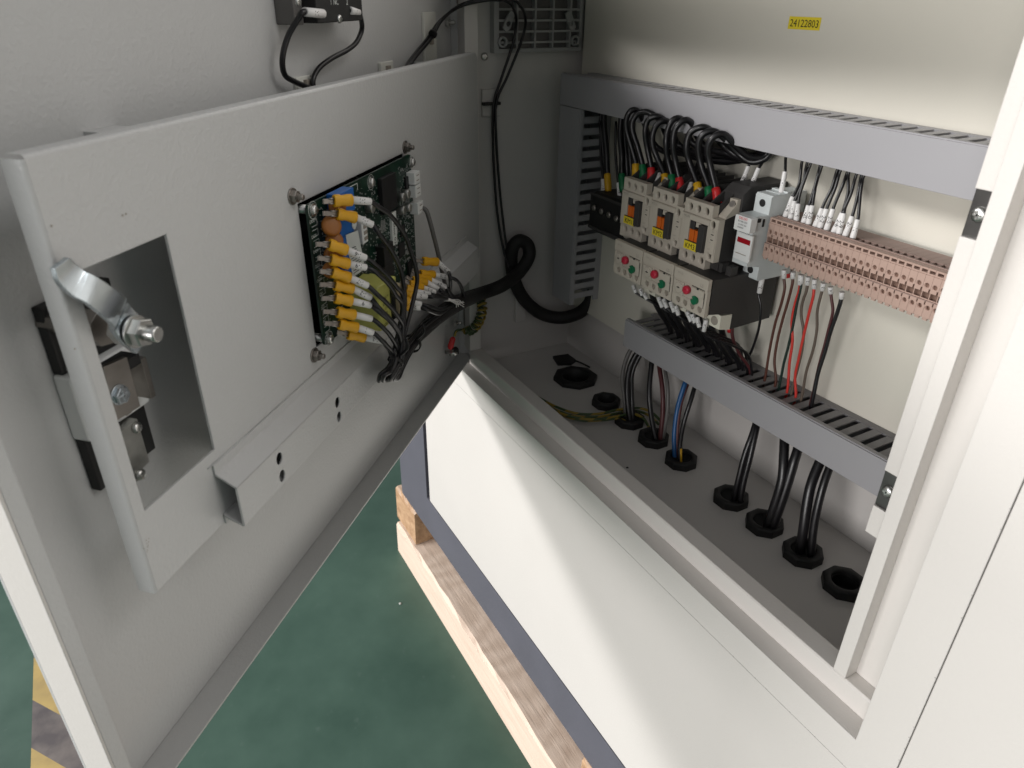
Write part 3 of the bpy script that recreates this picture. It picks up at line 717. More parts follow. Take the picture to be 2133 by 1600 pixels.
# auxiliary block on the last contactor
aux = thing('auxiliary_contact_block', 'black auxiliary contact block on the side of contactor KM3', 'contact block', (0.318, 0.14, 0.26))
mb = MB(); mb.prism([(0.1040, 0.2490), (0.1040, 0.2640), (0.1120, 0.2700), (0.1560, 0.2700), (0.1560, 0.2490)], 0.2995, 0.3225, 'yz'); obj('housing', mb, 'darkgrey', aux)
for a in (0.3055, 0.3160):
    mb = MB(); mb.lathe((a, 0.1095, 0.2672), (0, -0.6, 0.8), [(0, 0.0034), (0.0006, 0.0034), (0.0007, 0.0026), (0.0002, 0.0)], n=14); obj('screw_well', mb, 'black', aux)

# ================================================================== OVERLOAD RELAYS
YO = 0.0644
def make_overload(x0, label):
    t = thing('overload_relay', label, 'overload relay', (x0 + 0.022, YB, 0.150), 'thermal overload relays')
    X = lambda a: x0 + a; W = 0.0434
    dw = [0.0088, 0.0182, 0.0275, 0.0370]
    def dwell(a): return [(X(a - 0.0026), 0.1720), (X(a + 0.0024), 0.1720), (X(a + 0.0028), 0.1695), (X(a + 0.0014), 0.1668), (X(a - 0.0010), 0.1668), (X(a - 0.0028), 0.1690)]
    mb = MB(); mb.prism([(X(0.0015), 0.1640), (X(W), 0.1640), (X(W), 0.1885), (X(0), 0.1885), (X(0), 0.1670)], YO, YO + 0.0040, 'xz', holes=[dwell(a) for a in dw]); face = obj('front_face', mb, 'beige', t)
    mb = MB(); mb.box((X(0.001), YO + 0.0038, 0.1645), (X(W - 0.001), YO + 0.0060, 0.1735)); obj('well_floor', mb, 'ink_grey', face)
    mb = MB(); mb.box((X(0), YO - 0.0008, 0.1886), (X(W), YO + 0.0040, 0.1988), ch=0.0005); band = obj('top_band', mb, 'beige', t)
    mb = MB(); mb.text('LS', (X(0.0365), YO - 0.0010, 0.1922), (1, 0, 0), (0, 0, 1), 0.0042); mb.text('MT-32', (X(0.0085), YO - 0.0010, 0.1948), (1, 0, 0), (0, 0, 1), 0.0026); obj('lettering', mb, 'ink_grey', band)
    mb = MB(); mb.box((X(0.0020), YO - 0.0009, 0.1752), (X(0.0145), YO - 0.0001, 0.1870)); mb.box((X(0.0250), YO - 0.0009, 0.1800), (X(0.0400), YO - 0.0001, 0.1872)); mb.box((X(0.0010), YO - 0.0007, 0.1738), (X(0.0300), YO - 0.0001, 0.1750)); obj('face_rib', mb, 'beige', face)
    mb = MB(); mb.lathe((X(0.0085), YO - 0.0009, 0.1812), (0, -1, 0), [(0, 0.0050), (0.0006, 0.0050), (0.0007, 0.0044), (0.0004, 0.0)], n=20); dial = obj('dial', mb, 'beige', t)
    mb = MB(); mb.box((X(0.0065), YO - 0.0019, 0.1809), (X(0.0098), YO - 0.0015, 0.1815)); mb.box((X(0.0081), YO - 0.0019, 0.1806), (X(0.0085), YO - 0.0015, 0.1824)); obj('pointer', mb, 'ink', dial)
    mb = MB(); mb.box((X(0.0310), YO - 0.0012, 0.1868), (X(0.0330), YO - 0.0008, 0.1880)); mb.box((X(0.0405), YO - 0.0004, 0.1720), (X(0.0410), YO - 0.0001, 0.1860)); mb.box((X(0.0240), YO - 0.0004, 0.1879), (X(0.0400), YO - 0.0001, 0.1884)); obj('marking', mb, 'ink', face)
    mb = MB(); mb.lathe((X(0.0196), YO - 0.0001, 0.1826), (0, -1, 0), [(0, 0.0040), (0.0030, 0.0040), (0.0038, 0.0034), (0.0040, 0.0)], n=18); mb.lathe((X(0.0196), YO - 0.0039, 0.1826), (0, -1, 0), [(0, 0.0016), (0.0007, 0.0014)], n=10); obj('stop_knob', mb, 'red_knob', t)
    mb = MB(); pts = [(X(0.0305), 0.1769)] ; c = circ(X(0.0305), 0.1766, 0.0040, 16); c = [p for i, p in enumerate(c) if i not in (7,)] ; c.insert(7, (X(0.0302), 0.1768)); mb.prism(c, YO - 0.0026, YO - 0.0002, 'xz'); obj('reset_button', mb, 'green_knob', t)
    # black body
    mb = MB(); mb.prism([(YO + 0.0062, 0.1655), (YO + 0.0062, 0.1975), (0.150, 0.1975), (0.150, 0.1470), (0.1005, 0.1455), (0.1000, 0.1610)], X(0.0006), X(W - 0.0006), 'yz'); obj('body', mb, 'darkgrey', t)
    mb = MB(); mb.prism([(0.0860, 0.1480), (0.0860, 0.1615), (0.0995, 0.1605), (0.0995, 0.1455)], X(0.0245), X(W - 0.0004), 'yz'); obj('terminal_base', mb, 'cream', t)
    mb = MB()
    for a in (0.036,): mb.lathe((X(a), 0.0859, 0.1545), (0, -1, 0), [(0, 0.0042), (0.0004, 0.0042), (0.0005, 0.003), (0.0001, 0.0)], n=14)
    obj('clamp_screw', mb, 'ink_grey', t)
    for a in (0.0060, 0.0280, 0.0390):
        mb = MB(); mb.box((X(a - 0.003), 0.0900, 0.1976), (X(a + 0.003), 0.0980, 0.2060)); obj('link_pin', mb, 'darkgrey', t)
    return t
OL = [make_overload(0.2036, 'beige overload relay with red and green buttons under contactor KM1'),
      make_overload(0.2486, 'beige overload relay with red and green buttons under contactor KM2'),
      make_overload(0.2934, 'beige overload relay with red and green buttons under contactor KM3')]
# white sleeves standing between the contactors and the relays
for (u, v, lab) in ((1352, 520, 'short white wire sleeve between contactor KM2 and its overload relay'), (1419.5, 549, 'short white wire sleeve between contactor KM3 and its overload relay')):
    a = PY(u, v - 9, 0.084); b = PY(u, v + 9, 0.084); mb = MB(); mb.tube([a, b], 0.0027, 10, sub=2); tag(obj('wire_sleeve', mb, 'sleeve', origin=b), lab, 'wire sleeve')

# ================================================================== POWER TERMINAL BLOCK left of KM1
ptb = thing('power_terminal_block', 'black power terminal block beside contactor KM1, cables entering from above', 'terminal block', (0.135, YB, 0.172))
mb = MB(); mb.prism([(0.1100, 0.1760), (0.1100, 0.2130), (0.1180, 0.2160), (YB - 0.0005, 0.2160), (YB - 0.0005, 0.1700), (0.1180, 0.1700)], 0.0930, 0.1800, 'yz'); obj('housing', mb, 'black', ptb)
for k, a in enumerate((0.1020, 0.1160, 0.1300, 0.1440)):
    mb = MB(); panscrew(mb, (a, 0.1099, 0.2000 - 0.0005 * k), (0, -1, 0), 0.0034); cross(mb, (a, 0.1075, 0.2000), (0, -1, 0), 0.0022); obj('screw', mb, 'dull_steel', ptb)
mb = MB(); mb.box((0.0930, 0.1090, 0.2135), (0.1800, 0.1105, 0.2162)); mb.box((0.0930, 0.1085, 0.1760), (0.1800, 0.1099, 0.1790)); obj('rib', mb, 'darkgrey', ptb)

# ================================================================== FUSE HOLDER
fh = thing('fuse_holder', 'pale grey plastic fuse holder with red window between KM3 and the terminals', 'fuse holder', (0.337, YB, 0.195))
FX0, FX1 = 0.3285, 0.3458
mb = MB(); mb.prism([(0.1120, 0.1942), (0.1120, 0.2060), (0.1100, 0.2070), (0.0965, 0.2085), (0.0965, 0.2515), (0.1120, 0.2515), (0.1120, 0.2660), (0.1135, 0.2675), (0.1540, 0.2675), (0.1540, 0.1930), (0.1135, 0.1930)], FX0, FX1, 'yz'); obj('body', mb, 'fuse_grey', fh)
mb = MB(); mb.prism(rrect(FX0 + 0.0025, FX1 + 0.0028, 0.2130, 0.2366, 0.0008), 0.0945, 0.0964, 'xz'); front = obj('front_cover', mb, 'white_plastic', fh)
mb = MB(); mb.box((FX0 + 0.0044, 0.0938, 0.2283), (FX1 + 0.0012, 0.0944, 0.2325)); obj('indicator_window', mb, 'red_window', fh)
mb = MB(); mb.box((FX0 + 0.0044, 0.0940, 0.2184), (FX1 - 0.0012, 0.0944, 0.2189)); obj('slot_line', mb, 'ink_grey', front)
mb = MB(); mb.prism(rrect(FX0 + 0.0022, FX1 + 0.0028, 0.2392, 0.2520, 0.0012), 0.0895, 0.0964, 'xz'); lev = obj('lever', mb, 'white_plastic', fh)
mb = MB(); mb.text('DELIXI', (FX0 + 0.0110, 0.0893, 0.2503), (1, 0, 0), (0, 0, 1), 0.0032); obj('lettering', mb, 'ink_red', lev)
mb = MB(); mb.text('RT18A-32X', (FX0 + 0.0112, 0.0893, 0.2475), (1, 0, 0), (0, 0, 1), 0.0021); mb.text('AC690V 32A', (FX0 + 0.0112, 0.0893, 0.2448), (1, 0, 0), (0, 0, 1), 0.0017); mb.text('IEC60269', (FX0 + 0.0095, 0.0893, 0.2424), (1, 0, 0), (0, 0, 1), 0.0017); obj('lettering', mb, 'ink', lev)
mb = MB(); mb.text('WARNING', (FX0 + 0.0016, 0.0963, 0.2230), (0, 0, 1), (-1, 0, 0), 0.0028); obj('lettering', mb, 'ink', fh)
for z in (0.2600, 0.2010):
    mb = MB(); mb.lathe((FX0 + 0.0085, 0.1119, z), (0, -1, 0), [(0, 0.0032), (0.0003, 0.0032), (0.0004, 0.0022), (0.0001, 0.0)], n=18); obj('screw_hole', mb, 'ink', fh)
mb = MB(); mb.box((FX1 + 0.0001, 0.100, 0.2470), (FX1 + 0.0010, 0.1030, 0.2500)); mb.box((FX1 + 0.0001, 0.1060, 0.2425), (FX1 + 0.0006, 0.1080, 0.2490)); obj('side_catch', mb, 'ink', fh)
mb = MB(); mb.box((FX0, 0.130, 0.2676), (FX1, 0.1345, 0.2690)); mb.box((FX0 + 0.001, 0.122, 0.2676), (FX1 - 0.001, 0.1225, 0.2682)); obj('top_rib', mb, 'fuse_grey', fh)
mb = MB(); mb.box((FX0 + 0.008, 0.150, 0.1895), (FX1 + 0.001, 0.156, 0.1935)); obj('rail_latch', mb, 'red_tube', fh)

# ================================================================== RAIL TERMINALS
rail = thing('mounting_rail', 'steel mounting rail behind the contactors and terminals', 'rail', (0.33, YB, 0.23))
mb = MB(); mb.box((0.185, YB - 0.0080, 0.2180), (0.560, YB - 0.0070, 0.2500)); mb.box((0.185, YB - 0.0069, 0.2240), (0.560, YB - 0.0001, 0.2440)); obj('rail_profile', mb, 'steel', rail)
YT = 0.1114; PT = 0.0059; XT = 0.3484
TZ = dict(top=0.2500, hole1=0.2391, f1b=0.2345, ledge=0.2292, hole2=0.2244, bot=0.2172)
def terminal_meshes():
    g = 0.00008
    x0, x1 = g, PT - g; xc = PT / 2
    m_ = {}
    mb = MB()   # upper face with screw hole and notch to the right
    mb.prism([(x0, TZ['f1b']), (x1 - 0.0011, TZ['f1b']), (x1 - 0.0011, TZ['f1b'] + 0.0026), (x1, TZ['f1b'] + 0.0026), (x1, 0.2462), (x0, 0.2462)], YT, YT + 0.0040, 'xz', holes=[circ(xc - 0.0004, TZ['hole1'], 0.0019, 14)])
    # C shaped marker slot above
    mb.prism([(x0, 0.2463), (x1, 0.2463), (x1, 0.2474), (x0 + 0.0016, 0.2474), (x0 + 0.0016, 0.2496), (x1, 0.2496), (x1, 0.2508), (x0, 0.2508)], YT + 0.0004, YT + 0.0060, 'xz')
    # lower tier
    mb.prism([(x0, TZ['bot']), (x1, TZ['bot']), (x1, 0.2262), (x1 - 0.0008, 0.2262), (x1 - 0.0008, TZ['ledge'] - 0.0006), (x0, TZ['ledge'] - 0.0006)], YT - 0.0012, YT + 0.0040, 'xz', holes=[circ(xc - 0.0006, TZ['hole2'], 0.0019, 14)])
    mb.prism([(YT + 0.0041, TZ['bot'] + 0.001), (YT + 0.0041, 0.2280), (0.150, 0.2280), (0.150, 0.2110), (0.128, 0.2110), (0.128, 0.2160)], x0, x1, 'yz')
    mb.prism([(YT + 0.0061, 0.2360), (YT + 0.0061, 0.2500), (0.1190, 0.2500), (0.1190, 0.2360)], x0, x1, 'yz')
    # pocket side wall and curved lip
    mb.prism([(YT + 0.0006, 0.2290), (YT + 0.0006, TZ['f1b'] + 0.001), (YT + 0.0060, TZ['f1b'] + 0.001), (YT + 0.0060, 0.2290)], x0, x0 + 0.0006, 'yz')
    mb.prism([(YT + 0.0002, 0.2287), (YT + 0.0002, 0.2300), (YT + 0.0014, 0.2292), (YT + 0.0014, 0.2287)], x0, x1, 'yz')
    # bottom comb
    mb.box((x0, YT + 0.0002, TZ['bot'] - 0.0022), (x1 - 0.0022, YT + 0.0016, TZ['bot'] - 0.0002))
    m_['body'] = mesh_of('body', mb, 'terminal')
    mb = MB()   # ledge top and wire funnels at the back of the top
    mb.box((x0, YT - 0.0012, TZ['ledge'] - 0.0006), (x1, YT + 0.0040, TZ['ledge']))
    mb.box((x0, 0.1191, 0.2380), (x1, 0.1210, 0.2512)); mb.box((x0, 0.1290, 0.2280), (x1, 0.150, 0.2505)); mb.box((x0, 0.1210, 0.2380), (x0 + 0.0008, 0.1290, 0.2505))
    m_['ledge'] = mesh_of('ledge', mb, 'terminal_top')
    mb = MB(); mb.box((x0, YT + 0.0042, 0.2281), (x1, YT + 0.0062, TZ['f1b'] + 0.0046)); mb.box((x0, 0.1211, 0.2350), (x1, 0.1289, 0.2440)); mb.box((x0, YT + 0.0061, 0.2282), (x1, 0.1285, 0.2349)); m_['pocket'] = mesh_of('pocket', mb, 'terminal_dark')
    mb = MB()
    for xx, z in ((xc - 0.0004, TZ['hole1']), (xc - 0.0006, TZ['hole2'])):
        mb.lathe((xx, YT + 0.0039, z), (0, -1, 0), [(0, 0.00185), (0.0018, 0.00185)], n=10); mb.box((xx - 0.0012, YT + 0.0014, z - 0.0002), (xx + 0.0012, YT + 0.0018, z + 0.0002))
    m_['screw'] = mesh_of('screw', mb, 'terminal_dark')
    return m_
tm = terminal_meshes()
NT = 29
TERM = []
for k in range(NT):
    xx = XT + PT * k
    t = thing('rail_terminal', 'brown double-deck rail terminal in the long terminal row', 'terminal', (xx, YB, 0.217), 'brown rail terminals side by side')
    for n_ in ('body', 'ledge', 'pocket', 'screw'): linked(n_, tm[n_], t, (xx, 0, 0))
    TERM.append(t)

# ================================================================== WIRES
def sleeve_text(mb, st, a, b, r, size):
    """lettering wrapped on a sleeve, read from a towards b, on the side that faces out of the cabinet"""
    a, b = Vector(a), Vector(b); t = (b - a).normalized()
    n = (CAM - (a + b) / 2); n = (n - t * n.dot(t)).normalized(); upv = n.cross(t)
    vs, fs, wd = text_mesh(st); mid = (a + b) / 2
    out = []
    for p in vs:
        al = (p[0] - wd / 2) * size; an = (p[1] - 0.35) * size / r
        out.append(mid + t * al + (n * math.cos(an) + upv * math.sin(an)) * (r + 0.00012))
    mb.add(out, fs)
def Z2(u, v, y): return PY(1500 + u / 4.266, 300 + v / 4.266, y)
def Z3(u, v, y): return PY(1230 + u / 4.266, 480 + v / 4.266, y)
def Z6(u, v, y): return PY(1290 + u / 6.094, 210 + v / 6.094, y)
def Z7(u, v, y): return PY(1270 + u / 7.617, 490 + v / 7.617, y)

def sleeved_wire(label, sl_a, sl_b, path, mark, wr=0.00125, sr=0.0021, wm='cable', flare=1.0, group=None, tsize=0.0044):
    """sleeve from sl_a (terminal end) to sl_b, wire continuing along path"""
    sl_a, sl_b = Vector(sl_a), Vector(sl_b)
    t = thing('control_wire', label, 'wire', sl_a, group)
    mb = MB(); mb.tube([sl_b.lerp(sl_a, 0.35)] + [sl_b] + list(path), wr, 8); obj('insulation', mb, wm, t)
    mb = MB(); d = sl_b - sl_a; L = d.length
    mb.lathe(sl_a, d, [(0, sr * flare * 0.96), (L * 0.02, sr * flare), (L * 0.22, sr * flare), (L * 0.34, sr), (L * 0.99, sr * 0.97), (L, sr * 0.85)], n=14); s = obj('marker_sleeve', mb, 'sleeve', t)
    if mark:
        mb = MB(); sleeve_text(mb, mark, sl_b, sl_a, sr, tsize); obj('lettering', mb, 'ink', s)
    return t
# top side of the terminal row
top = [('1-14', (575, 645), (645, 465), [(672, 420), (705, 330), (725, 160)]),
       ('1-15', (620, 665), (662, 505), [(690, 440), (735, 330), (770, 170)]),
       ('1-19', (672, 685), (692, 530), [(705, 450), (745, 330), (800, 180)]),
       ('1-20', (738, 700), (785, 545), [(812, 470), (850, 340), (885, 200)]),
       ('2-0', (780, 715), (818, 545), [(828, 480), (850, 360), (897, 205)]),
       ('2-1', (840, 735), (905, 570), [(935, 500), (990, 390), (1035, 240)]),
       ('2-2', (880, 750), (945, 575), [(975, 500), (1020, 390), (1062, 245)]),
       ('2-5', (940, 765), (1002, 575), [(1030, 500), (1085, 370), (1125, 260)]),
       ('2-6', (1005, 785), (1085, 612), [(1100, 560), (1135, 420), (1138, 265)]),
       ('2-9', (1050, 800), (1098, 615), [(1110, 560), (1160, 440), (1205, 280)]),
       ('2-11', (1105, 820), (1172, 640), [(1195, 560), (1225, 430), (1252, 290)]),
       ('N', (1175, 835), (1222, 670), [(1232, 580), (1245, 430), (1270, 290)])]
for t in TERM: t['label'] = 'brown double-deck rail terminal with no wire in its upper side'
used_ = set()
for mk, a, b, path in top:
    i_ = max(0, min(NT - 1, int((Z2(*a, 0.1245).x - XT) / PT)))
    while i_ in used_: i_ += 1
    used_.add(i_); TERM[i_]['label'] = 'brown double-deck rail terminal holding the black wire marked %s' % mk
    pts = [Z2(u, v, 0.1285 + 0.004 * i) for i, (u, v) in enumerate(path)]
    pts.append(pts[-1] + Vector((0.002, 0.0, 0.012)))
    sleeved_wire('black wire with white sleeve marked %s in the top of the terminal row' % mk, Z2(*a, 0.1245), Z2(*b, 0.1262), pts, mk, flare=1.12)
# fuse holder and auxiliary block wires
pts = [Z2(577, 200, 0.134), Z2(582, 110, 0.136)]; pts.append(pts[-1] + Vector((0, 0, 0.012)))
sleeved_wire('black wire with white sleeve marked 1-1 in the top of the fuse holder', Z2(540, 437, 0.130), Z2(575, 245, 0.132), pts, '1-1', flare=1.15)
pts = [Z2(285, 130, 0.139), Z2(330, 60, 0.141)]; pts.append(pts[-1] + Vector((0, 0, 0.012)))
sleeved_wire('black wire with white sleeve marked 1-8 in the contact block, farther from the fuse holder', Z2(185, 370, 0.132), Z2(250, 195, 0.135), pts, '1-8', flare=1.2)
pts = [Z2(385, 150, 0.139), Z2(432, 85, 0.141)]; pts.append(pts[-1] + Vector((0, 0, 0.012)))
sleeved_wire('black wire with white sleeve marked 1-8 in the contact block, nearer the fuse holder', Z2(260, 400, 0.130), Z2(342, 213, 0.134), pts, '1-8', flare=1.2)
# small sleeves beside KM2 and KM3
for a, b, mk, lab in (((445, 1110), (515, 925), '1-2', 'black wire with white sleeve squeezed between contactors KM1 and KM2'), ((845, 1240), (915, 1045), '1-2', 'black wire with white sleeve squeezed between contactors KM2 and KM3')):
    pts = [Z6(b[0] + 25, b[1] - 80, 0.112), Z6(b[0] + 60, b[1] - 200, 0.125), Z6(b[0] + 110, b[1] - 420, 0.135)]
    sleeved_wire(lab, Z6(*a, 0.094), Z6(*b, 0.104), pts, mk, sr=0.0024)
# fuse holder bottom
pts = [Z3(1490, 570, 0.121), Z3(1512, 700, 0.122), Z3(1490, 880, 0.126), Z3(1440, 1040, 0.132), Z3(1385, 1160, 0.137)]; pts.append(pts[-1] + Vector((-0.001, 0, -0.012)))
sleeved_wire('black wire with white sleeve marked 2-1 under the fuse holder', Z3(1522, 425, 0.121), Z3(1497, 555, 0.121), pts, '2-1', sr=0.0024)
# bottom side of the terminal row
YW = 0.132
bot = [('1-1', 'wire_brown', (1718, 350), (1716, 425), [(1722, 520), (1690, 660), (1640, 820), (1600, 1000), (1575, 1140), (1556, 1270)], 'thin brown wire, first in the row under the terminals next to the fuse holder'),
       ('1', 'wire_brown', (1798, 368), (1795, 425), [(1790, 480), (1755, 620), (1705, 790), (1660, 970), (1632, 1160), (1645, 1330)], 'thin brown wire, second in the row under the terminals'),
       ('2-1', 'wire_red', (1866, 392), (1858, 482), [(1850, 540), (1810, 670), (1785, 820), (1792, 980), (1765, 1180), (1750, 1395)], 'red wire running beside a black one under the terminals'),
       (None, 'wire_dkgreen', (1872, 400), (1868, 470), [(1862, 520), (1830, 660), (1795, 850), (1755, 1030), (1715, 1180), (1688, 1320)], 'black wire running behind the first red wire under the terminals'),
       ('2', 'wire_greybrown', (1932, 410), (1924, 482), [(1915, 540), (1878, 650), (1870, 760), (1890, 890), (1880, 1040), (1845, 1200), (1800, 1370)], 'thin grey-brown wire crossing behind the second red wire'),
       ('2', 'wire_red', (1990, 432), (1983, 516), [(1975, 590), (1935, 750), (1890, 940), (1845, 1150), (1815, 1300), (1822, 1460)], 'red wire crossing in front of a grey-brown one under the terminals'),
       ('2', 'wire_greybrown', (2070, 465), (2056, 532), [(2040, 590), (2012, 720), (2008, 880), (1975, 1060), (1915, 1250), (1882, 1440)], 'thin grey-brown wire beside the dark cable at the end of the row'),
       ('4', 'wire_maroon', (2130, 500), (2132, 560), [(2140, 620), (2150, 720), (2120, 850), (2080, 1010), (2030, 1190), (1975, 1440)], 'dark brown wire joining the last black wire under the terminals'),
       ('', 'cable', (2232, 545), (2226, 605), [(2215, 650), (2180, 760), (2130, 900), (2080, 1080), (2020, 1270), (1975, 1490)], 'black wire, last in the row under the terminals')]
for mk, m_, a, b, path, lab in bot:
    n_ = len(path)
    pts = [Z3(u, v, YW + 0.006 * i / n_) for i, (u, v) in enumerate(path)]; pts.append(pts[-1] + Vector((0, 0, -0.014)))
    thick = 0.0017 if m_ == 'cable' else 0.00125
    sleeved_wire(lab, Z3(*a, YW - 0.001), Z3(*b, YW), pts, mk, sr=0.0022, wr=thick, wm=m_, tsize=0.0034)
# control wires under the overload relays
olw = [((365, 800), (415, 915), 1), ((480, 850), (515, 960), 1), ((545, 930), (590, 1020), 1), ((770, 985), (832, 1148), 2), ((850, 1010), (905, 1155), 2), ((960, 1060), (1022, 1222), 2), ((1045, 1120), (1090, 1272), 2), ((1225, 1215), (1290, 1370), 3), ((1305, 1250), (1352, 1390), 3), ((1380, 1300), (1420, 1462), 3), ((1525, 1340), (1488, 1522), 3)]
cnt = {}
words = ['first', 'second', 'third', 'fourth']
for a, b, k in olw:
    n_ = cnt.get(k, 0); cnt[k] = n_ + 1
    y = 0.082
    A, B = Z7(*a, y), Z7(*b, y)
    d = (B - A).normalized()
    pts = [B + d * 0.006 + Vector((0.002, 0.006, 0)), B + Vector((0.012, 0.028, -0.016)), B + Vector((0.016, 0.048, -0.030))]
    pts.append(Vector((pts[-1].x + 0.004, 0.137, 0.0860 + 0.023 * (pts[-1].x - 0.17) - 0.006)))
    sleeved_wire('black wire with white sleeve, %s one from the wall side under overload relay KM%d' % (words[n_], k), A, B, pts, random.choice(['1-2', '1-4', '1-6', '2-1']), sr=0.0021, tsize=0.0030)
# power cables from the relays down into the lower duct
def plain(name, label, pts, r, m_, cat='cable', group=None, n=10, sub=6):
    mb = MB(); mb.tube(pts, r, n, sub=sub); return tag(obj(name, mb, m_, origin=pts[0]), label, cat, group)
k = 0
for i in range(3):
    for j, a in enumerate((0.008, 0.022, 0.036)):
        x = (0.2036, 0.2486, 0.2934)[i] + a
        zt_ = 0.0860 + 0.023 * (x + 0.01 - 0.17)
        col_ = 'cable' if not (i == 2 and j == 2) else 'wire_maroon'
        plain('motor_cable', 'thick %s cable dropping from overload relay KM%d into the lower duct, %s pole' % ('dark red' if col_ != 'cable' else 'black', i + 1, ('left', 'middle', 'right')[j]),
              [Vector((x, 0.110, 0.158)), Vector((x, 0.112, 0.135)), Vector((x + 0.003, 0.122, 0.115)), Vector((x + 0.008, 0.136, zt_ + 0.006)), Vector((x + 0.009, 0.138, zt_ - 0.012))], 0.0030 if col_ == 'cable' else 0.0016, col_, group='motor cables under the relays')
        if col_ != 'cable':
            pass
mb = MB(); a = Z3(1236, 850, 0.118); mb.tube([a, Z3(1240, 900, 0.119)], 0.0030, 10, sub=2); tag(obj('cable_boot', mb, 'red_tube', origin=a), 'short red insulating boot under overload relay KM3', 'cable boot')

# --- thick looped cables feeding the contactors
boots = [('yellow', 0, (205, 1010), (207, 800)), ('green', 0, (305, 1020), (290, 815)), ('red', 0, (400, 1035), (402, 848)),
         ('yellow', 1, (592, 1118), (567, 932)), ('green', 1, (672, 1140), (660, 938)), ('red', 1, (782, 1185), (755, 978)),
         ('yellow', 2, (1012, 1240), (982, 1042)), ('green', 2, (1142, 1270), (1130, 1090)), ('red', 2, (1252, 1282), (1220, 1110))]
tail = [(700, 655, .142), (900, 690, .143), (1150, 745, .143), (1400, 765, .143), (1650, 700, .142), (1850, 640, .142)]
paths = [
 [(150, 590, .101), (92, 390, .098), (84, 245, .097), (128, 145, .099), (188, 115, .103), (252, 160, .109), (312, 280, .119), (365, 430, .131), (460, 575, .139), (570, 645, .142)] + tail,
 [(232, 600, .101), (165, 390, .098), (163, 270, .098), (225, 172, .101), (325, 142, .105), (430, 180, .110), (520, 260, .119), (575, 400, .131), (650, 560, .139), (760, 650, .142)] + [(900, 705, .139), (1150, 760, .139), (1400, 775, .139), (1650, 715, .139), (1850, 650, .140)],
 [(352, 600, .101), (325, 410, .098), (348, 270, .099), (415, 210, .102), (500, 205, .107), (580, 270, .116), (620, 400, .129), (700, 560, .138), (850, 650, .140)] + [(1050, 720, .136), (1250, 760, .136), (1500, 760, .137), (1700, 700, .138), (1870, 640, .140)],
 [(475, 720, .101), (418, 560, .098), (425, 410, .098), (478, 300, .101), (560, 255, .106), (635, 290, .114), (680, 420, .127), (750, 560, .136), (900, 640, .137)] + [(1100, 690, .134), (1300, 700, .134), (1550, 730, .136), (1750, 680, .139), (1880, 630, .140)],
 [(610, 740, .101), (590, 560, .098), (605, 390, .099), (665, 262, .102), (740, 222, .107), (815, 265, .115), (860, 390, .127), (920, 530, .134), (1080, 620, .135)] + [(1250, 650, .132), (1450, 700, .134), (1650, 720, .137), (1800, 690, .140), (1890, 650, .141)],
 [(702, 740, .101), (678, 540, .098), (700, 380, .099), (765, 285, .102), (845, 243, .107), (925, 300, .115), (975, 430, .126), (1060, 560, .132), (1200, 640, .133)] + [(1380, 680, .131), (1550, 740, .134), (1700, 760, .137), (1830, 720, .140), (1900, 660, .141)],
 [(885, 780, .101), (848, 600, .098), (878, 440, .099), (955, 362, .102), (1065, 335, .107), (1165, 385, .114), (1240, 480, .122), (1330, 580, .128), (1450, 680, .130)] + [(1580, 750, .132), (1720, 770, .136), (1840, 730, .140), (1910, 670, .141)],
 [(1030, 800, .101), (1000, 570, .098), (1042, 448, .099), (1130, 390, .103), (1220, 395, .108), (1320, 470, .114), (1420, 580, .121), (1530, 690, .127), (1650, 770, .131), (1790, 760, .136), (1900, 680, .140)],
 [(1145, 800, .101), (1118, 610, .098), (1165, 490, .099), (1250, 428, .103), (1335, 430, .108), (1430, 520, .114), (1530, 620, .121), (1640, 705, .128), (1770, 720, .135), (1880, 660, .140)]]
for (colr, i, a, b), path in zip(boots, paths):
    A, B = Z6(*a, 0.1015), Z6(*b, 0.1035)
    t = thing('power_cable', 'thick looped black cable with %s boot plugged into contactor KM%d' % (colr, i + 1), 'power cable', A, 'looped cables on the contactors')
    pts = [B.lerp(A, 0.5), B] + [Z6(*p) for p in path]
    pts.append(pts[-1] + Vector((0.004, 0, 0.014)))
    mb = MB(); mb.tube(pts, 0.0029, 12, sub=7); obj('insulation', mb, 'cable', t)
    d = B - A; L = d.length
    mb = MB(); mb.lathe(A - d * 0.18, d, [(0, 0.0033), (L * 0.15, 0.0041), (L * 0.45, 0.0042), (L * 0.62, 0.0039), (L * 0.75, 0.0040), (L * 1.16, 0.0038), (L * 1.18, 0.0032)], n=16); obj('boot', mb, colr + '_tube', t)
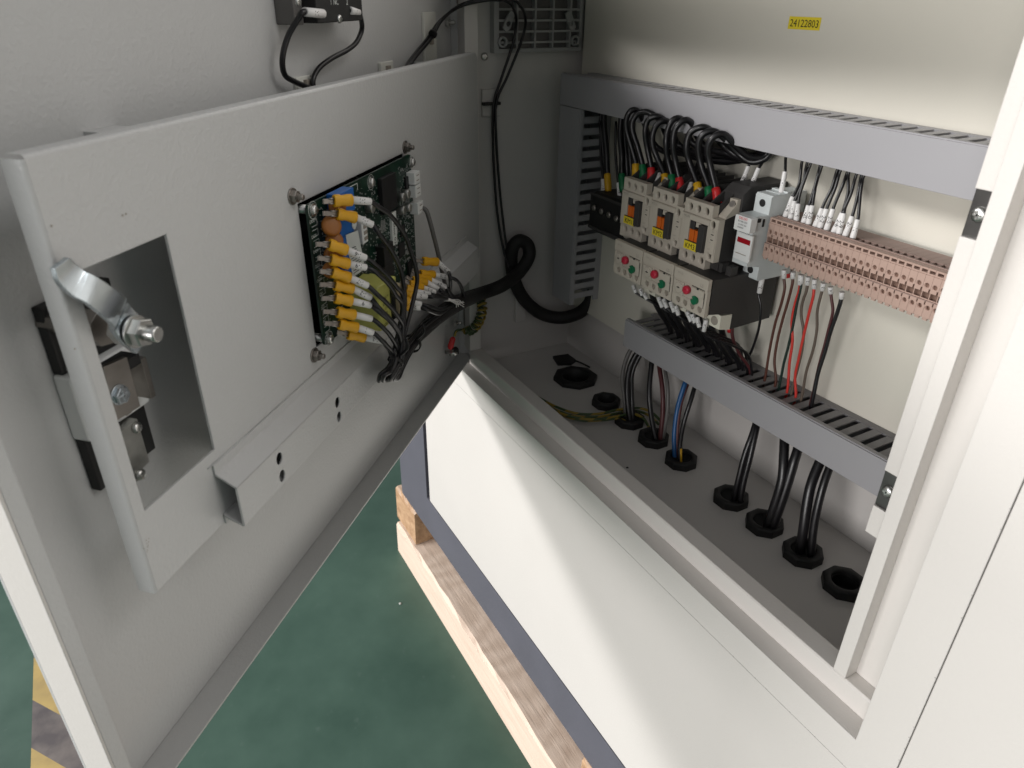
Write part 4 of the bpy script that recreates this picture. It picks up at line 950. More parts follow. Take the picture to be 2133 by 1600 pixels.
# cables at the left going to the black terminal block
def Z8(u, v, y): return PY(1220 + u / 6.957, 210 + v / 6.957, y)
for (u0, u1, r, y, bcol, lab) in ((255, 262, .0030, .140, None, 'thick black cable dropping into the black terminal block, nearest the upright duct'),
                         (300, 310, .0034, .134, 'yellow', 'thick black cable with yellow boot in the black terminal block'),
                         (520, 520, .0034, .136, 'green', 'thick black cable with dark green boot beside contactor KM1'),
                         (585, 600, .0034, .142, None, 'thick black cable hanging behind contactor KM1, next to the green boot'),
                         (640, 660, .0034, .142, None, 'thick black cable hanging behind contactor KM1, away from the green boot')):
    zt_ = 250
    A = Z8(u1 + 15, 1330, y - .004); B = Z8(u1, 1060, y)
    t = thing('supply_cable', lab, 'power cable', A)
    top_ = Z8(u0 - 40 + (0 if u0 < 400 else 30), zt_, y + .004)
    mb = MB(); mb.tube([A, B, Z8(u0, 800, y), Z8(u0 - 25, 500, y + .002), top_, top_ + Vector((0, 0, 0.015))], r, 10); obj('insulation', mb, 'cable', t)
    if bcol:
        mb = MB(); d = B - A; mb.lathe(A, d, [(0, .0032), (d.length * .3, .0042), (d.length * .95, .0040), (d.length, .0034)], n=14); obj('boot', mb, bcol + '_tube', t)
for a, b, lab in (((258, 1365), (248, 1135), 'thin black wire with white sleeve beside the yellow-booted supply cable'), ((495, 1430), (468, 1190), 'thin black wire with white sleeve beside the dark green boot')):
    B = Z8(*b, .132)
    sleeved_wire(lab, Z8(*a, .130), B, [Z8(b[0] - 15, b[1] - 150, .134), Z8(b[0] - 40, b[1] - 450, .138), Z8(b[0] - 35, 300, .142)], '1-3', sr=.0026, wr=.0014)

# ================================================================== CABLE GLANDS in the bottom plate
glab = ['black cable gland nut holding grey and black cables at the dark end', 'black cable gland nut holding black and dark red cables',
        'black cable gland nut holding the blue cable', 'black cable gland nut holding two thin black cables side by side',
        'black cable gland nut holding two thick black cables pressed together', 'black cable gland nut holding two black cables that curve apart',
        'open black cable gland nut without a cable beside the right jamb', 'open black cable gland nut behind the earth wires', 'large open black cable gland nut in the dark corner']
for (x, y, r), lab in zip(glands, glab):
    t = thing('cable_gland', lab, 'cable gland', (x, y, ZF), 'cable glands in the bottom plate')
    n_ = 8 if r < 0.025 else 8
    h = 0.0085 if r < 0.025 else 0.006
    mb = MB(); a0 = 0.39
    # ring shaped nut with rounded crown
    k_ = [(0.0, r), (h * 0.82, r), (h, r * 0.93), (h, r * 0.68), (h * 0.9, r * 0.62), (-0.010, r * 0.62)]
    o_ = 0
    for i, (z, rr) in enumerate(k_):
        nseg = 48
        for j in range(nseg):
            an = 2 * math.pi * j / nseg
            f = 1.0
            if rr > r * 0.85:
                loc = (an + a0) % (2 * math.pi / n_) - math.pi / n_
                f = 0.95 / math.cos(loc)
            mb.v.append(Vector((x + rr * f * math.cos(an), y + rr * f * math.sin(an), ZF + z)))
        if i:
            for j in range(nseg): mb.f.append([(i - 1) * nseg + j, (i - 1) * nseg + (j + 1) % nseg, i * nseg + (j + 1) % nseg, i * nseg + j]); mb.sm.append(i >= 2)
    obj('nut', mb, 'black', t)
    mb = MB(); mb.lathe((x, y, ZF - 0.020), (0, 0, 1), [(0, r * 0.61), (0.012 + (0.0135 if (x < 0.49 and x > 0.19) else 0), r * 0.61)], n=18); obj('insert', mb, 'blackpit', t)
    if r < 0.025 and x > 0.49:
        mb = MB(); mb.lathe((x, y, ZF + h * 0.5), (0, 0, 1), [(0, r * 0.61), (0.0002, r * 0.61), (0.0003, r * 0.56), (0.0, r * 0.56)], n=20, ring=True); obj('thread', mb, 'black', t)
# cables between the glands and the lower duct
def GP(pts): return [PY(u, v, y) for u, v, y in pts]
gc = [('wire_grey', .0026, 'grey cable in the gland at the dark end', [(1304, 885, .108), (1300, 830, .112), (1296, 785, .118), (1305, 745, .126), (1322, 715, .134)]),
      ('cable', .0034, 'black cable beside the grey one in the gland at the dark end', [(1312, 885, .108), (1306, 820, .112), (1309, 775, .118), (1322, 742, .126), (1340, 722, .134)]),
      ('cable', .0026, 'thin black cable bending inward over the gland at the dark end', [(1318, 885, .112), (1316, 830, .116), (1316, 780, .122), (1330, 745, .130), (1345, 725, .136)]),
      ('cable', .0030, 'black cable, left one in the gland with the dark red cable', [(1366, 920, .106), (1355, 860, .110), (1352, 810, .114), (1357, 755, .124), (1360, 735, .134)]),
      ('wire_maroon', .0026, 'dark red cable in a bottom gland', [(1374, 920, .110), (1380, 860, .114), (1379, 810, .118), (1373, 765, .126), (1372, 745, .134)]),
      ('wire_grey', .0022, 'thin dark grey cable beside the dark red cable', [(1379, 918, .113), (1389, 860, .117), (1390, 810, .121), (1385, 772, .128), (1384, 752, .135)]),
      ('wire_blue', .0026, 'blue cable rising from a bottom gland to the lower duct', [(1405, 965, .104), (1404, 905, .108), (1411, 850, .114), (1424, 805, .122), (1436, 775, .132)]),
      ('wire_maroon', .0020, 'thin dark red cable touching the blue cable', [(1412, 965, .107), (1410, 905, .110), (1416, 850, .116), (1427, 812, .124), (1438, 785, .133)]),
      ('cable', .0024, 'black cable bowing away from the blue cable', [(1415, 965, .104), (1416, 925, .108), (1424, 880, .112), (1438, 835, .120), (1450, 795, .132)]),
      ('cable', .0030, 'thin black cable, left one of the pair in their gland', [(1527, 1045, .104), (1536, 1005, .106), (1550, 950, .112), (1566, 905, .120), (1578, 865, .132)]),
      ('cable', .0030, 'thin black cable, right one of the pair in their gland', [(1541, 1045, .106), (1548, 1005, .109), (1562, 950, .115), (1572, 905, .122), (1580, 870, .132)]),
      ('cable', .0044, 'thick black cable rising straight beside its twin', [(1596, 1100, .104), (1612, 1055, .107), (1628, 1000, .112), (1632, 950, .118), (1634, 895, .130)]),
      ('cable', .0044, 'thick black cable leaning toward the jamb beside its twin', [(1606, 1105, .106), (1624, 1055, .110), (1642, 1000, .116), (1655, 955, .122), (1668, 915, .132)]),
      ('cable', .0046, 'thick black cable in the last used gland, left one', [(1664, 1160, .104), (1673, 1100, .106), (1680, 1050, .110), (1690, 1005, .116), (1710, 955, .128)]),
      ('cable', .0036, 'black cable in the last used gland, right one', [(1688, 1160, .108), (1694, 1100, .111), (1704, 1050, .115), (1716, 1005, .121), (1732, 960, .131)])]
for m_, r, lab, p in gc:
    plain('gland_cable', lab, GP(p), r, m_, group='cables from the glands to the lower duct')
mb = MB(); mb.tube(GP([(1418, 935, .1035), (1418, 968, .1030)]), 0.0012, 8, sub=2); tag(obj('earth_wire', mb, 'yellow_tube', origin=PY(1418, 968, .103)), 'short yellow wire end sticking out of the blue cable gland', 'wire')
# earth wires on the bottom plate
ew = [[(1128, 836), (1160, 855), (1200, 867), (1245, 868), (1290, 860), (1325, 856), (1352, 866), (1372, 884)],
      [(1140, 846), (1170, 862), (1210, 872), (1250, 873), (1290, 866), (1318, 862), (1340, 872), (1352, 892)],
      [(1150, 856), (1180, 868), (1215, 876), (1255, 875), (1285, 872), (1305, 878)],
      [(1118, 826), (1155, 846), (1200, 861), (1245, 862), (1290, 853), (1330, 850), (1358, 860), (1378, 880)]]
for i, p in enumerate(ew):
    pts = [PZ(u, v, -0.0285 + 0.004 * (1 if 0 < j < len(p) - 1 else 0) + 0.002 * (i % 2)) for j, (u, v) in enumerate(p)]
    plain('earth_wire', 'green and yellow earth wire lying in a bunch on the bottom plate', pts, 0.0016, 'earth', 'wire', 'earth wires on the bottom plate')
# small dark tie mount in the far corner
t = thing('tie_saddle', 'small black tie saddle lying on the bottom plate in the dark corner', 'tie saddle', PZ(1175, 752, ZF))
mb = MB(); p = PZ(1175, 752, ZF); mb.prism([(p.x + dx, p.y + dy) for dx, dy in ((-.014, -.010), (.008, -.016), (.016, 0), (.010, .012), (-.010, .012))], ZF + 0.0002, ZF + 0.004, 'xy'); obj('base', mb, 'black', t)
mb = MB(); mb.tube([PZ(1195, 750, ZF + 0.004), PZ(1212, 757, ZF + 0.003), PZ(1228, 765, ZF + 0.001)], 0.0013, 6); obj('tail', mb, 'black', t)
# dark speck on the bottom plate
mb = MB(); p = PZ(1306, 974, ZF); mb.lathe(p, (0, 0, 1), [(0, 0.0016), (0.0005, 0.0012)], n=6); tag(obj('metal_chip', mb, 'ink', origin=p), 'tiny dark chip lying on the bottom plate behind the sill', 'chip')

# ================================================================== LEFT WALL: vent, tie mount, wires
XW = -0.0207
vt = thing('vent_grille', 'dark grey square vent grille with slats on the shaded side wall', 'vent', (XW, 0.10, 0.353))
def WX(u, v, x): return PX(u, v, x)
vy0, vy1, vz0, vz1 = 0.0410, 0.1570, 0.3535, 0.4400
mb = MB(); mb.prism(rect(vy0, vy1, vz0, vz1), XW, XW + 0.010, 'yz', holes=[rect(vy0 + 0.006, vy1 - 0.004, vz0 + 0.004, vz1 - 0.004)]); obj('frame', mb, 'vent', vt)
mb = MB(); mb.box((XW + 0.0003, vy0 + 0.004, vz0 + 0.004), (XW + 0.003, vy1 - 0.004, vz1 - 0.004)); obj('filter_pad', mb, 'wire_grey', vt)
for k in range(7):
    z = vz0 + 0.009 + k * 0.0110
    mb = MB(); mb.box((XW + 0.003, vy0 + 0.006, z), (XW + 0.0095, vy1 - 0.004, z + 0.0022)); obj('slat', mb, 'vent', vt)
for k in range(4):
    y = vy0 + 0.028 + k * 0.0235
    mb = MB(); mb.box((XW + 0.003, y, vz0 + 0.004), (XW + 0.0102, y + 0.0022, vz1 - 0.004)); obj('bar', mb, 'vent', vt)
for y, z, a in ((vy0 + 0.020, vz0 + 0.028, 1), (vy1 - 0.020, vz0 + 0.028, -1)):
    mb = MB()
    sh = [(y - 0.004 * a, z + 0.010), (y, z + 0.014), (y + 0.005 * a, z + 0.011), (y - 0.001 * a, z - 0.004), (y - 0.006 * a, z - 0.007), (y - 0.010 * a, z - 0.003)]
    mb.prism(sh, XW + 0.0095, XW + 0.012, 'yz', holes=[circ(y - 0.003 * a, z + 0.001, 0.003, 8)]); obj('clip', mb, 'vent', vt)
for y in (vy0 + 0.010, vy1 - 0.010):
    mb = MB(); mb.lathe((XW + 0.009, y, vz0 + 0.011), (1, 0, 0), [(0, 0.0058), (0.004, 0.0058), (0.004, 0.0036), (0.0005, 0.0032)], n=14, ring=True); obj('screw_boss', mb, 'vent', vt)
p = PX(1008, 118, XW); mb = MB(); panscrew(mb, p, (1, 0, 0), 0.0042); cross(mb, p + Vector((0.0029, 0, 0)), (1, 0, 0), 0.0025); tag(obj('wall_screw', mb, 'steel', origin=p), 'small cross-head screw in the side wall below the vent', 'screw')
# dark channel piece and pad on the side wall
a, b = PX(1001, 186, XW), PX(1041, 240, XW)
t = thing('tie_mount', 'grey adhesive tie mount on the side wall holding two thin black wires', 'tie mount', (XW, (a.y + b.y) / 2, b.z))
mb = MB(); mb.box((XW, a.y, b.z), (XW + 0.0035, b.y, a.z), ch=0.0006); obj('pad', mb, 'paint_in', t)
c = PX(1023, 216, XW + 0.006); mb = MB(); mb.box((XW + 0.003, c.y - 0.011, c.z - 0.0016), (XW + 0.0085, c.y + 0.011, c.z + 0.0016)); obj('tie', mb, 'black', t)
a, b = PX(1070, 605, XW), PX(1090, 665, XW)
mb = MB(); mb.box((XW, a.y, b.z), (XW + 0.006, b.y, a.z), ch=0.0008); tag(obj('wall_bracket', mb, 'paint_in', origin=(XW, a.y, b.z)), 'small grey bracket on the side wall behind the black harness', 'bracket')
# thin black wires that run from the switch down the side wall
def thinw(label, pts, r=0.0016): return plain('switch_wire', label, pts, r, 'cable', 'wire', 'thin wires from the switch')
wA = [PD(838, 150, -0.012), PD(858, 120, -0.013), PD(892, 78, -0.014), PD(915, 45, -0.010), PY(955, 15, -0.010), PY(1000, 3, 0.010), PY(1035, 0, 0.025), PY(1062, 8, 0.035), PX(1075, 40, 0.000), PX(1068, 90, -0.006), PX(1045, 160, -0.011), PX(1028, 215, -0.013), PX(1026, 290, -0.013), PX(1030, 380, -0.013), PX(1036, 450, -0.012), PX(1048, 520, -0.008), PX(1062, 560, 0.0)]
wB = [PD(845, 148, -0.009), PD(866, 118, -0.010), PD(898, 80, -0.011), PD(920, 42, -0.007), PY(957, 12, -0.006), PY(1000, -1, 0.014), PY(1040, -4, 0.030), PY(1075, 3, 0.042), PX(1094, 40, 0.006), PX(1084, 90, -0.002), PX(1056, 160, -0.009), PX(1033, 215, -0.0125), PX(1033, 290, -0.012), PX(1039, 380, -0.012), PX(1046, 450, -0.011), PX(1056, 520, -0.007), PX(1070, 560, 0.001)]
thinw('thin black switch wire arching over the vent, inner strand', wA)
thinw('thin black switch wire arching over the vent, outer strand', wB)
# tie mounts on the door
QD_ = -0.0199
for (u0, v0, u1, v1), lab in (((876, 26, 905, 128), 'tall pale tie mount on the door holding a wire pair'), ((786, 131, 815, 172), 'pale tie mount on the door peeking over the inner panel, nearer the hinge'), ((609, 162, 653, 205), 'pale tie mount on the door under the looping switch wires')):
    a, b = PDL(u0, v0, QD_), PDL(u1, v1, QD_)
    s0, s1 = sorted((a.x, b.x)); z0, z1 = sorted((a.z, b.z))
    t = thing('door_tie_mount', lab, 'tie mount', D((s0, QD_, z0)))
    mb = MB(); mb.box((s0, QD_, z0), (s1, QD_ + 0.003, z1), fr=D, ch=0.0006); obj('pad', mb, 'tie_white', t)
    mb = MB(); sm_ = (s0 + s1) / 2; zm = (z0 + z1) / 2; mb.box((sm_ - 0.002, QD_ + 0.003, zm - 0.006), (sm_ + 0.004, QD_ + 0.0055, zm + 0.006), fr=D); obj('tie_slot', mb, 'ink_grey', t)
mb = MB(); c = PD(900, 68, -0.010); mb.lathe(c - Vector((0, 0, 0.002)), PD(912, 45, -0.010) - PD(892, 85, -0.010), [(0, 0.0042), (0.003, 0.0042)], n=12); tag(obj('cable_tie', mb, 'black', origin=c), 'black cable tie around the wire pair on the tall pale mount', 'cable tie')

# ================================================================== SWITCH CONTACT BLOCK on the door
sw = thing('switch_contact_block', 'black and grey switch contact block on the upper door with two sleeved wires', 'switch', PD(655, 40, QD_))
a, b = PDL(622, 20, QD_), PDL(726, 48, QD_ + 0.020)
mb = MB()
sl, sr_ = PDL(628, 48, QD_ + 0.012).x, PDL(726, 46, QD_ + 0.012).x
zb = PDL(680, 47, QD_ + 0.020).z
mb.box((sr_, QD_ + 0.004, zb), (sl, QD_ + 0.024, zb + 0.040), fr=D, ch=0.0006); obj('housing', mb, 'black', sw)
gl = PDL(586, 45, QD_ + 0.004).x
mb = MB(); mb.box((sl + 0.0002, QD_, zb - 0.001), (gl, QD_ + 0.014, zb + 0.040), fr=D, ch=0.0008); mb.box((sr_ + 0.002, QD_, zb + 0.006), (sl, QD_ + 0.0039, zb + 0.040), fr=D); obj('mounting_collar', mb, 'wire_grey', sw)
qf = QD_ + 0.0242
mb = MB()
for st, du in (('1', 688), ('NC', 699), ('2', 722)):
    p = PD(du, 4, qf); mb.text(st, p, D((-1, 0, 0)) , (0, 0, 1), 0.0052)
obj('lettering', mb, 'silk', sw)
for u, v in ((706, 40), (620, 3)):
    p = PD(u, v, qf); mb = MB(); panscrew(mb, p - NQ * 0.0005, NQ, 0.0028); cross(mb, p + NQ * 0.0015, NQ, 0.0016); obj('screw', mb, 'steel', sw)
for a, b, path, mk, lab in (((672, 29, .006), (634, 25, .004), [(622, 38, .001), (600, 75, -.006), (588, 120, -.010), (592, 155, -.012), (612, 170, -.012), (645, 184, -.012), (660, 192, -.012)], '1-1', 'black wire with white sleeve, plugged into the left of the switch block'),
                            ((726, 22, .003), (745, 26, .002), [(751, 38, -.002), (753, 62, -.006), (742, 88, -.008), (722, 105, -.010), (690, 122, -.011), (664, 142, -.012), (652, 165, -.012), (653, 190, -.012)], '1', 'black wire with white sleeve, plugged into the right of the switch block')):
    t = thing('switch_lead', lab, 'wire', PD(*a))
    A, B = PD(*a), PD(*b)
    mb = MB(); mb.tube([A, B] + [PD(*p) for p in path], 0.0019, 10); obj('insulation', mb, 'cable', t)
    mb = MB(); mb.lathe(A, B - A, [(0, .0029), ((B - A).length, .0027)], n=14); s = obj('marker_sleeve', mb, 'sleeve', t)
    mb = MB(); sleeve_text(mb, mk, A, B, .0029, .004); obj('lettering', mb, 'ink', s)

# ================================================================== SERIAL STICKER on the plate
a, b = PY(1645, 34, YB), PY(1706, 64, YB)
t = thing('serial_sticker', 'small yellow sticker printed 24122803 high on the mounting plate', 'sticker', PY(1676, 49, YB))
mb = MB(); mb.box((a.x, YB - 0.0004, b.z), (b.x, YB - 0.0001, a.z)); obj('label_sheet', mb, 'yellow_tag', t)
mb = MB(); vs, fs, wd = text_mesh('24122803'); mb.text('24122803', ((a.x + b.x) / 2, YB - 0.0006, (a.z + b.z) / 2), ((b.x - a.x) * 0.90 / wd / 0.0078, 0, 0), (0, 0, 1), 0.0078); obj('lettering', mb, 'ink', t)

# ================================================================== CIRCUIT BOARD on the inner panel
QP = 0.0300
def B(u, v, q=QP): return PDL(u, v, q)
brd = thing('circuit_board', 'green circuit board with relays and transformer mounted in the inner panel', 'circuit board', D((0.32, QP, 0.197)))
def bp(name, mb, m_, label=None): return obj(name, mb, m_, brd, label)
mb = MB(); mb.prism(rrect(0.2350, 0.4040, 0.1985, 0.2958, 0.003), QP - 0.0016, QP, 'xz', fr=D); bp('board', mb, 'pcb')
mb = MB(); mb.prism(rect(0.2335, 0.4060, 0.1945, 0.2975), -0.004, -0.002, 'xz', fr=D); mb.box((0.2335, -0.004, 0.1945), (0.2345, Q0 - 0.0017, 0.2975), fr=D); mb.box((0.4042, -0.004, 0.1945), (0.4060, Q0 - 0.0017, 0.2975), fr=D); mb.box((0.2345, -0.004, 0.2962), (0.4042, Q0 - 0.0017, 0.2975), fr=D); mb.box((0.2345, -0.004, 0.1945), (0.4042, Q0 - 0.0017, 0.1962), fr=D); bp('rear_case', mb, 'blackpit')
scr = [B(651, 438), B(772, 380), B(857, 338), B(685, 706), Vector((0.240, QP, 0.204))]
for p in scr:
    mb = MB(); mb.lathe(D((p.x, 0.0, p.z)), NQ, [(0, 0.0030), (QP - 0.0017, 0.0030)], n=10); bp('standoff', mb, 'steel')
    mb = MB(); mb.lathe(D(p), NQ, [(0, 0.0042), (0.0006, 0.0042)], n=18); panscrew(mb, D(p) + NQ * 0.0006, NQ, 0.0032); cross(mb, D(p) + NQ * 0.0029, NQ, 0.0019); bp('screw', mb, 'steel')
    mb = MB(); n_ = 22
    for k in range(n_): pass
    mb.lathe(D(p), NQ, [(0.00005, 0.0056), (0.0001, 0.0056), (0.0001, 0.0052)], n=22, ring=True); bp('pad_ring', mb, 'silk')
def dbox(name, u0, v0, u1, v1, h, m_, base=QP, ch=0.0004, label=None, zz=None):
    """component whose foot spans two pixels on the board face"""
    a, b = B(u0, v0, base), B(u1, v1, base); mb = MB(); mb.box((a.x, base, a.z), (b.x, base + h, b.z), fr=D, ch=ch); return bp(name, mb, m_, label)
def cbox(name, s, z, ws, wz, h, m_, base=QP, ch=0.0004, label=None):
    mb = MB(); mb.box((s - ws / 2, base, z - wz / 2), (s + ws / 2, base + h, z + wz / 2), fr=D, ch=ch); return bp(name, mb, m_, label)
# relays (blue)
qt = QP + 0.0085
c1 = PDL(722, 422, qt); c2 = PDL(722, 470, qt); c3 = PDL(730, 526, qt)
cbox('relay', c1.x, c1.z, 0.0225, 0.0150, qt - QP, 'blue'); cbox('relay', c2.x, c2.z, 0.0190, 0.0150, qt - QP, 'blue')
rl = cbox('relay', c3.x + 0.001, c3.z, 0.0185, 0.0290, qt - QP, 'blue', label='tall blue relay with a printed white label')
lq = [PDL(u, v, qt + 0.0004) for u, v in ((720, 490), (745, 480), (760, 560), (735, 578))]
mb = MB(); mb.prism([(p.x, p.z) for p in lq], qt + 0.0001, qt + 0.0004, 'xz', fr=D); lb = obj('label_sheet', mb, 'silk', rl)
mb = MB()
for k in range(11):
    f0 = 0.34 + k * 0.058; aL = lq[0].lerp(lq[3], f0); aR = lq[1].lerp(lq[2], f0); b0_ = random.uniform(.55, .95)
    mb.tube([D(aL.lerp(aR, .08)) + NQ * .0002, D(aL.lerp(aR, b0_)) + NQ * .0002], 0.00028, 4, sub=1)
obj('lettering', mb, 'ink', brd)
p = PD(737, 467, qt + 0.0003); mb = MB(); mb.lathe(p, NQ, [(0, 0.0034), (0.0002, 0.0034)], n=18); bp('round_label', mb, 'silk')
# orange disc varistors
for u, v, r in ((690, 471, .0068), (696, 502, .0062), (694, 533, .0066), (702, 432, .006), (688, 563, .0055)):
    p = PD(u, v, QP + 0.008); mb = MB(); axd = D((0.62, 0.70, 0.35)); mb.lathe(p - axd.normalized() * 0.0018, axd, [(0, r * 0.6), (0.0005, r * 0.92), (0.0018, r), (0.0031, r * 0.92), (0.0036, r * 0.6), (0.0037, 0.0)], n=20); bp('varistor', mb, 'disc_orange')
    for dz in (-0.0025, 0.0025):
        mb = MB(); q = PDL(u, v, QP + 0.008); mb.tube([D((q.x, QP, q.z + dz)), D((q.x, QP + 0.006, q.z + dz))], 0.0004, 6, sub=2); bp('varistor_leg', mb, 'solder')
# white connectors
c = PDL(763, 478, QP + 0.009); cn = cbox('connector', c.x + 0.003, c.z, 0.0085, 0.0180, 0.009, 'white_plastic')
mb = MB()
for k in range(4): mb.box((c.x - 0.0005, QP + 0.009, c.z - 0.007 + k * 0.0042), (c.x + 0.0045, QP + 0.0093, c.z - 0.0045 + k * 0.0042), fr=D)
bp('connector_slot', mb, 'ink_grey')
for u, v in ((863, 370), (865, 397), (870, 432)):
    c = PDL(u, v, QP + 0.005); cn = cbox('connector', c.x, c.z, 0.0115, 0.0098, 0.0075, 'white_plastic')
    mb = MB()
    for dz in (-0.002, 0.002): mb.box((c.x - 0.003, QP + 0.0075, c.z + dz - 0.0003), (c.x + 0.002, QP + 0.0078, c.z + dz + 0.0003), fr=D)
    bp('connector_slot', mb, 'ink_grey')
# electrolytic capacitors
for u, v in ((838, 411), (848, 404), (839, 438), (851, 433), (773, 434)):
    p = PD(u, v, QP + 0.004); p = D((PDL(u, v, QP + 0.004).x, QP, p.z)); mb = MB(); mb.lathe(p, NQ, [(0, 0.0034), (0.0052, 0.0034), (0.0058, 0.0030), (0.0058, 0.0028), (0.0055, 0.0)], n=18); bp('capacitor', mb, 'castzinc')
# black chips and shields
for u, v, ws, wz, h in ((802, 402, .026, .027, .004), (793, 528, .018, .016, .007), (795, 556, .016, .010, .006), (846, 380, .010, .010, .002), (834, 520, .012, .012, .0015), (836, 480, .009, .009, .0015), (820, 445, .008, .006, .0012), (852, 560, .010, .014, .0015), (812, 570, .012, .010, .0015)):
    c = B(u, v); cbox('chip', c.x, c.z, ws, wz, h, 'chip')
# long white label
q = QP + 0.0022
pl = [PDL(590 + x / 4.848, 280 + y / 4.848, q) for x, y in ((1090, 795), (1135, 772), (1150, 1112), (1106, 1125))]
mb = MB(); mb.prism([(p.x, p.z) for p in pl], QP + 0.0002, q, 'xz', fr=D); bp('strip_label', mb, 'silk')
cx_ = sum(p.x for p in pl) / 4; cz_ = sum(p.z for p in pl) / 4
mb = MB(); mb.text('chnc 0381', D((cx_, q + 0.0002, cz_ - 0.006)), (0, 0, -1), D((-1, 0, 0)), 0.0055); bp('lettering', mb, 'ink')
mb = MB(); tri = [PDL(590 + x / 4.848, 280 + y / 4.848, QP + 0.0005) for x, y in ((1225, 955), (1255, 960), (1245, 990))]; mb.prism([(p.x, p.z) for p in tri], QP, QP + 0.0004, 'xz', fr=D); bp('silk_mark', mb, 'silk')
# transformer with yellow tape
tc_ = PDL(800, 628, QP + 0.020)
tr = cbox('transformer', tc_.x + 0.004, tc_.z, 0.026, 0.034, 0.024, 'trafo', ch=0.0015, label='transformer wrapped in yellow tape')
cbox('transformer_core', tc_.x - 0.0045, tc_.z, 0.0055, 0.0300, 0.0262, 'chip', ch=0.0008)
cbox('transformer_bobbin', tc_.x - 0.0105, tc_.z - 0.001, 0.0085, 0.0240, 0.0285, 'trafo_cream', ch=0.0025)
cbox('transformer_wrap', tc_.x - 0.0170, tc_.z + 0.001, 0.0050, 0.0250, 0.0220, 'trafo', ch=0.0015)
mb = MB()
for k in range(6): mb.text(random.choice(['EE-19', 'A7L', 'MWV', 'T220', 'CK31']), D((tc_.x + 0.008 - 0.003 * (k % 2), QP + 0.0242, tc_.z - 0.014 + 0.004 * k)), D((-1, 0, 0)), (0, 0, 1), 0.0030)
bp('lettering', mb, 'ink')
# silkscreen boxes along the left edge
mb = MB()
for k in range(14):
    z = 0.2005 + 0.0067 * k
    for (a, b, c_, d_) in ((0.3945, 0.4015, z, z + 0.0003), (0.3945, 0.4015, z + 0.0042, z + 0.0045), (0.3945, 0.3948, z, z + 0.0045)): mb.box((a, QP, c_), (b, QP + 0.0001, d_), fr=D)
mb.box((0.334, QP, 0.289), (0.3345, QP + 0.0001, 0.294), fr=D); mb.box((0.334, QP, 0.2935), (0.352, QP + 0.0001, 0.294), fr=D)
for k, st in enumerate(('DO1', 'DO2', 'DO3', 'DO4', 'DO5', 'COM', 'DI1', 'DI2', 'AC')): mb.text(st, D((0.4005, QP + 0.0002, 0.2945 - 0.0098 * k)), D((-1, 0, 0)), (0, 0, 1), 0.0030)
bp('silkscreen', mb, 'silk')
# small surface-mounted parts, too small to pick apart
mb = MB()
random.seed(11)
for k in range(1300):
    s_ = random.uniform(0.2375, 0.318); z = random.uniform(0.2030, 0.2900)
    if random.random() < 0.25: s_ = random.uniform(0.318, 0.400)
    if s_ > 0.262 and z > 0.262 and s_ < 0.292: continue
    a = random.uniform(.0002, .0007); b = random.uniform(.0002, .0004)
    if random.random() < .5: a, b = b, a
    mb.box((s_ - a, QP, z - b), (s_ + a, QP + random.uniform(.0003, .0008), z + b), fr=D)
o = bp('small_parts', mb, 'solder'); o['kind'] = 'stuff'
mb = MB()
for g in range(16):
    s0 = random.uniform(0.240, 0.305); z0 = random.uniform(0.208, 0.262); n_ = random.randint(5, 10); vert = random.random() < .5
    for k in range(n_):
        for w_ in (0, 0.0045):
            s_ = s0 + (k * 0.0011 if not vert else w_); z = z0 + (k * 0.0011 if vert else w_)
            dx, dz = (0.0003, 0.0008) if not vert else (0.0008, 0.0003)
            mb.box((s_ - dx, QP, z - dz), (s_ + dx, QP + 0.0005, z + dz), fr=D)
o = bp('chip_legs', mb, 'solder'); o['kind'] = 'stuff'

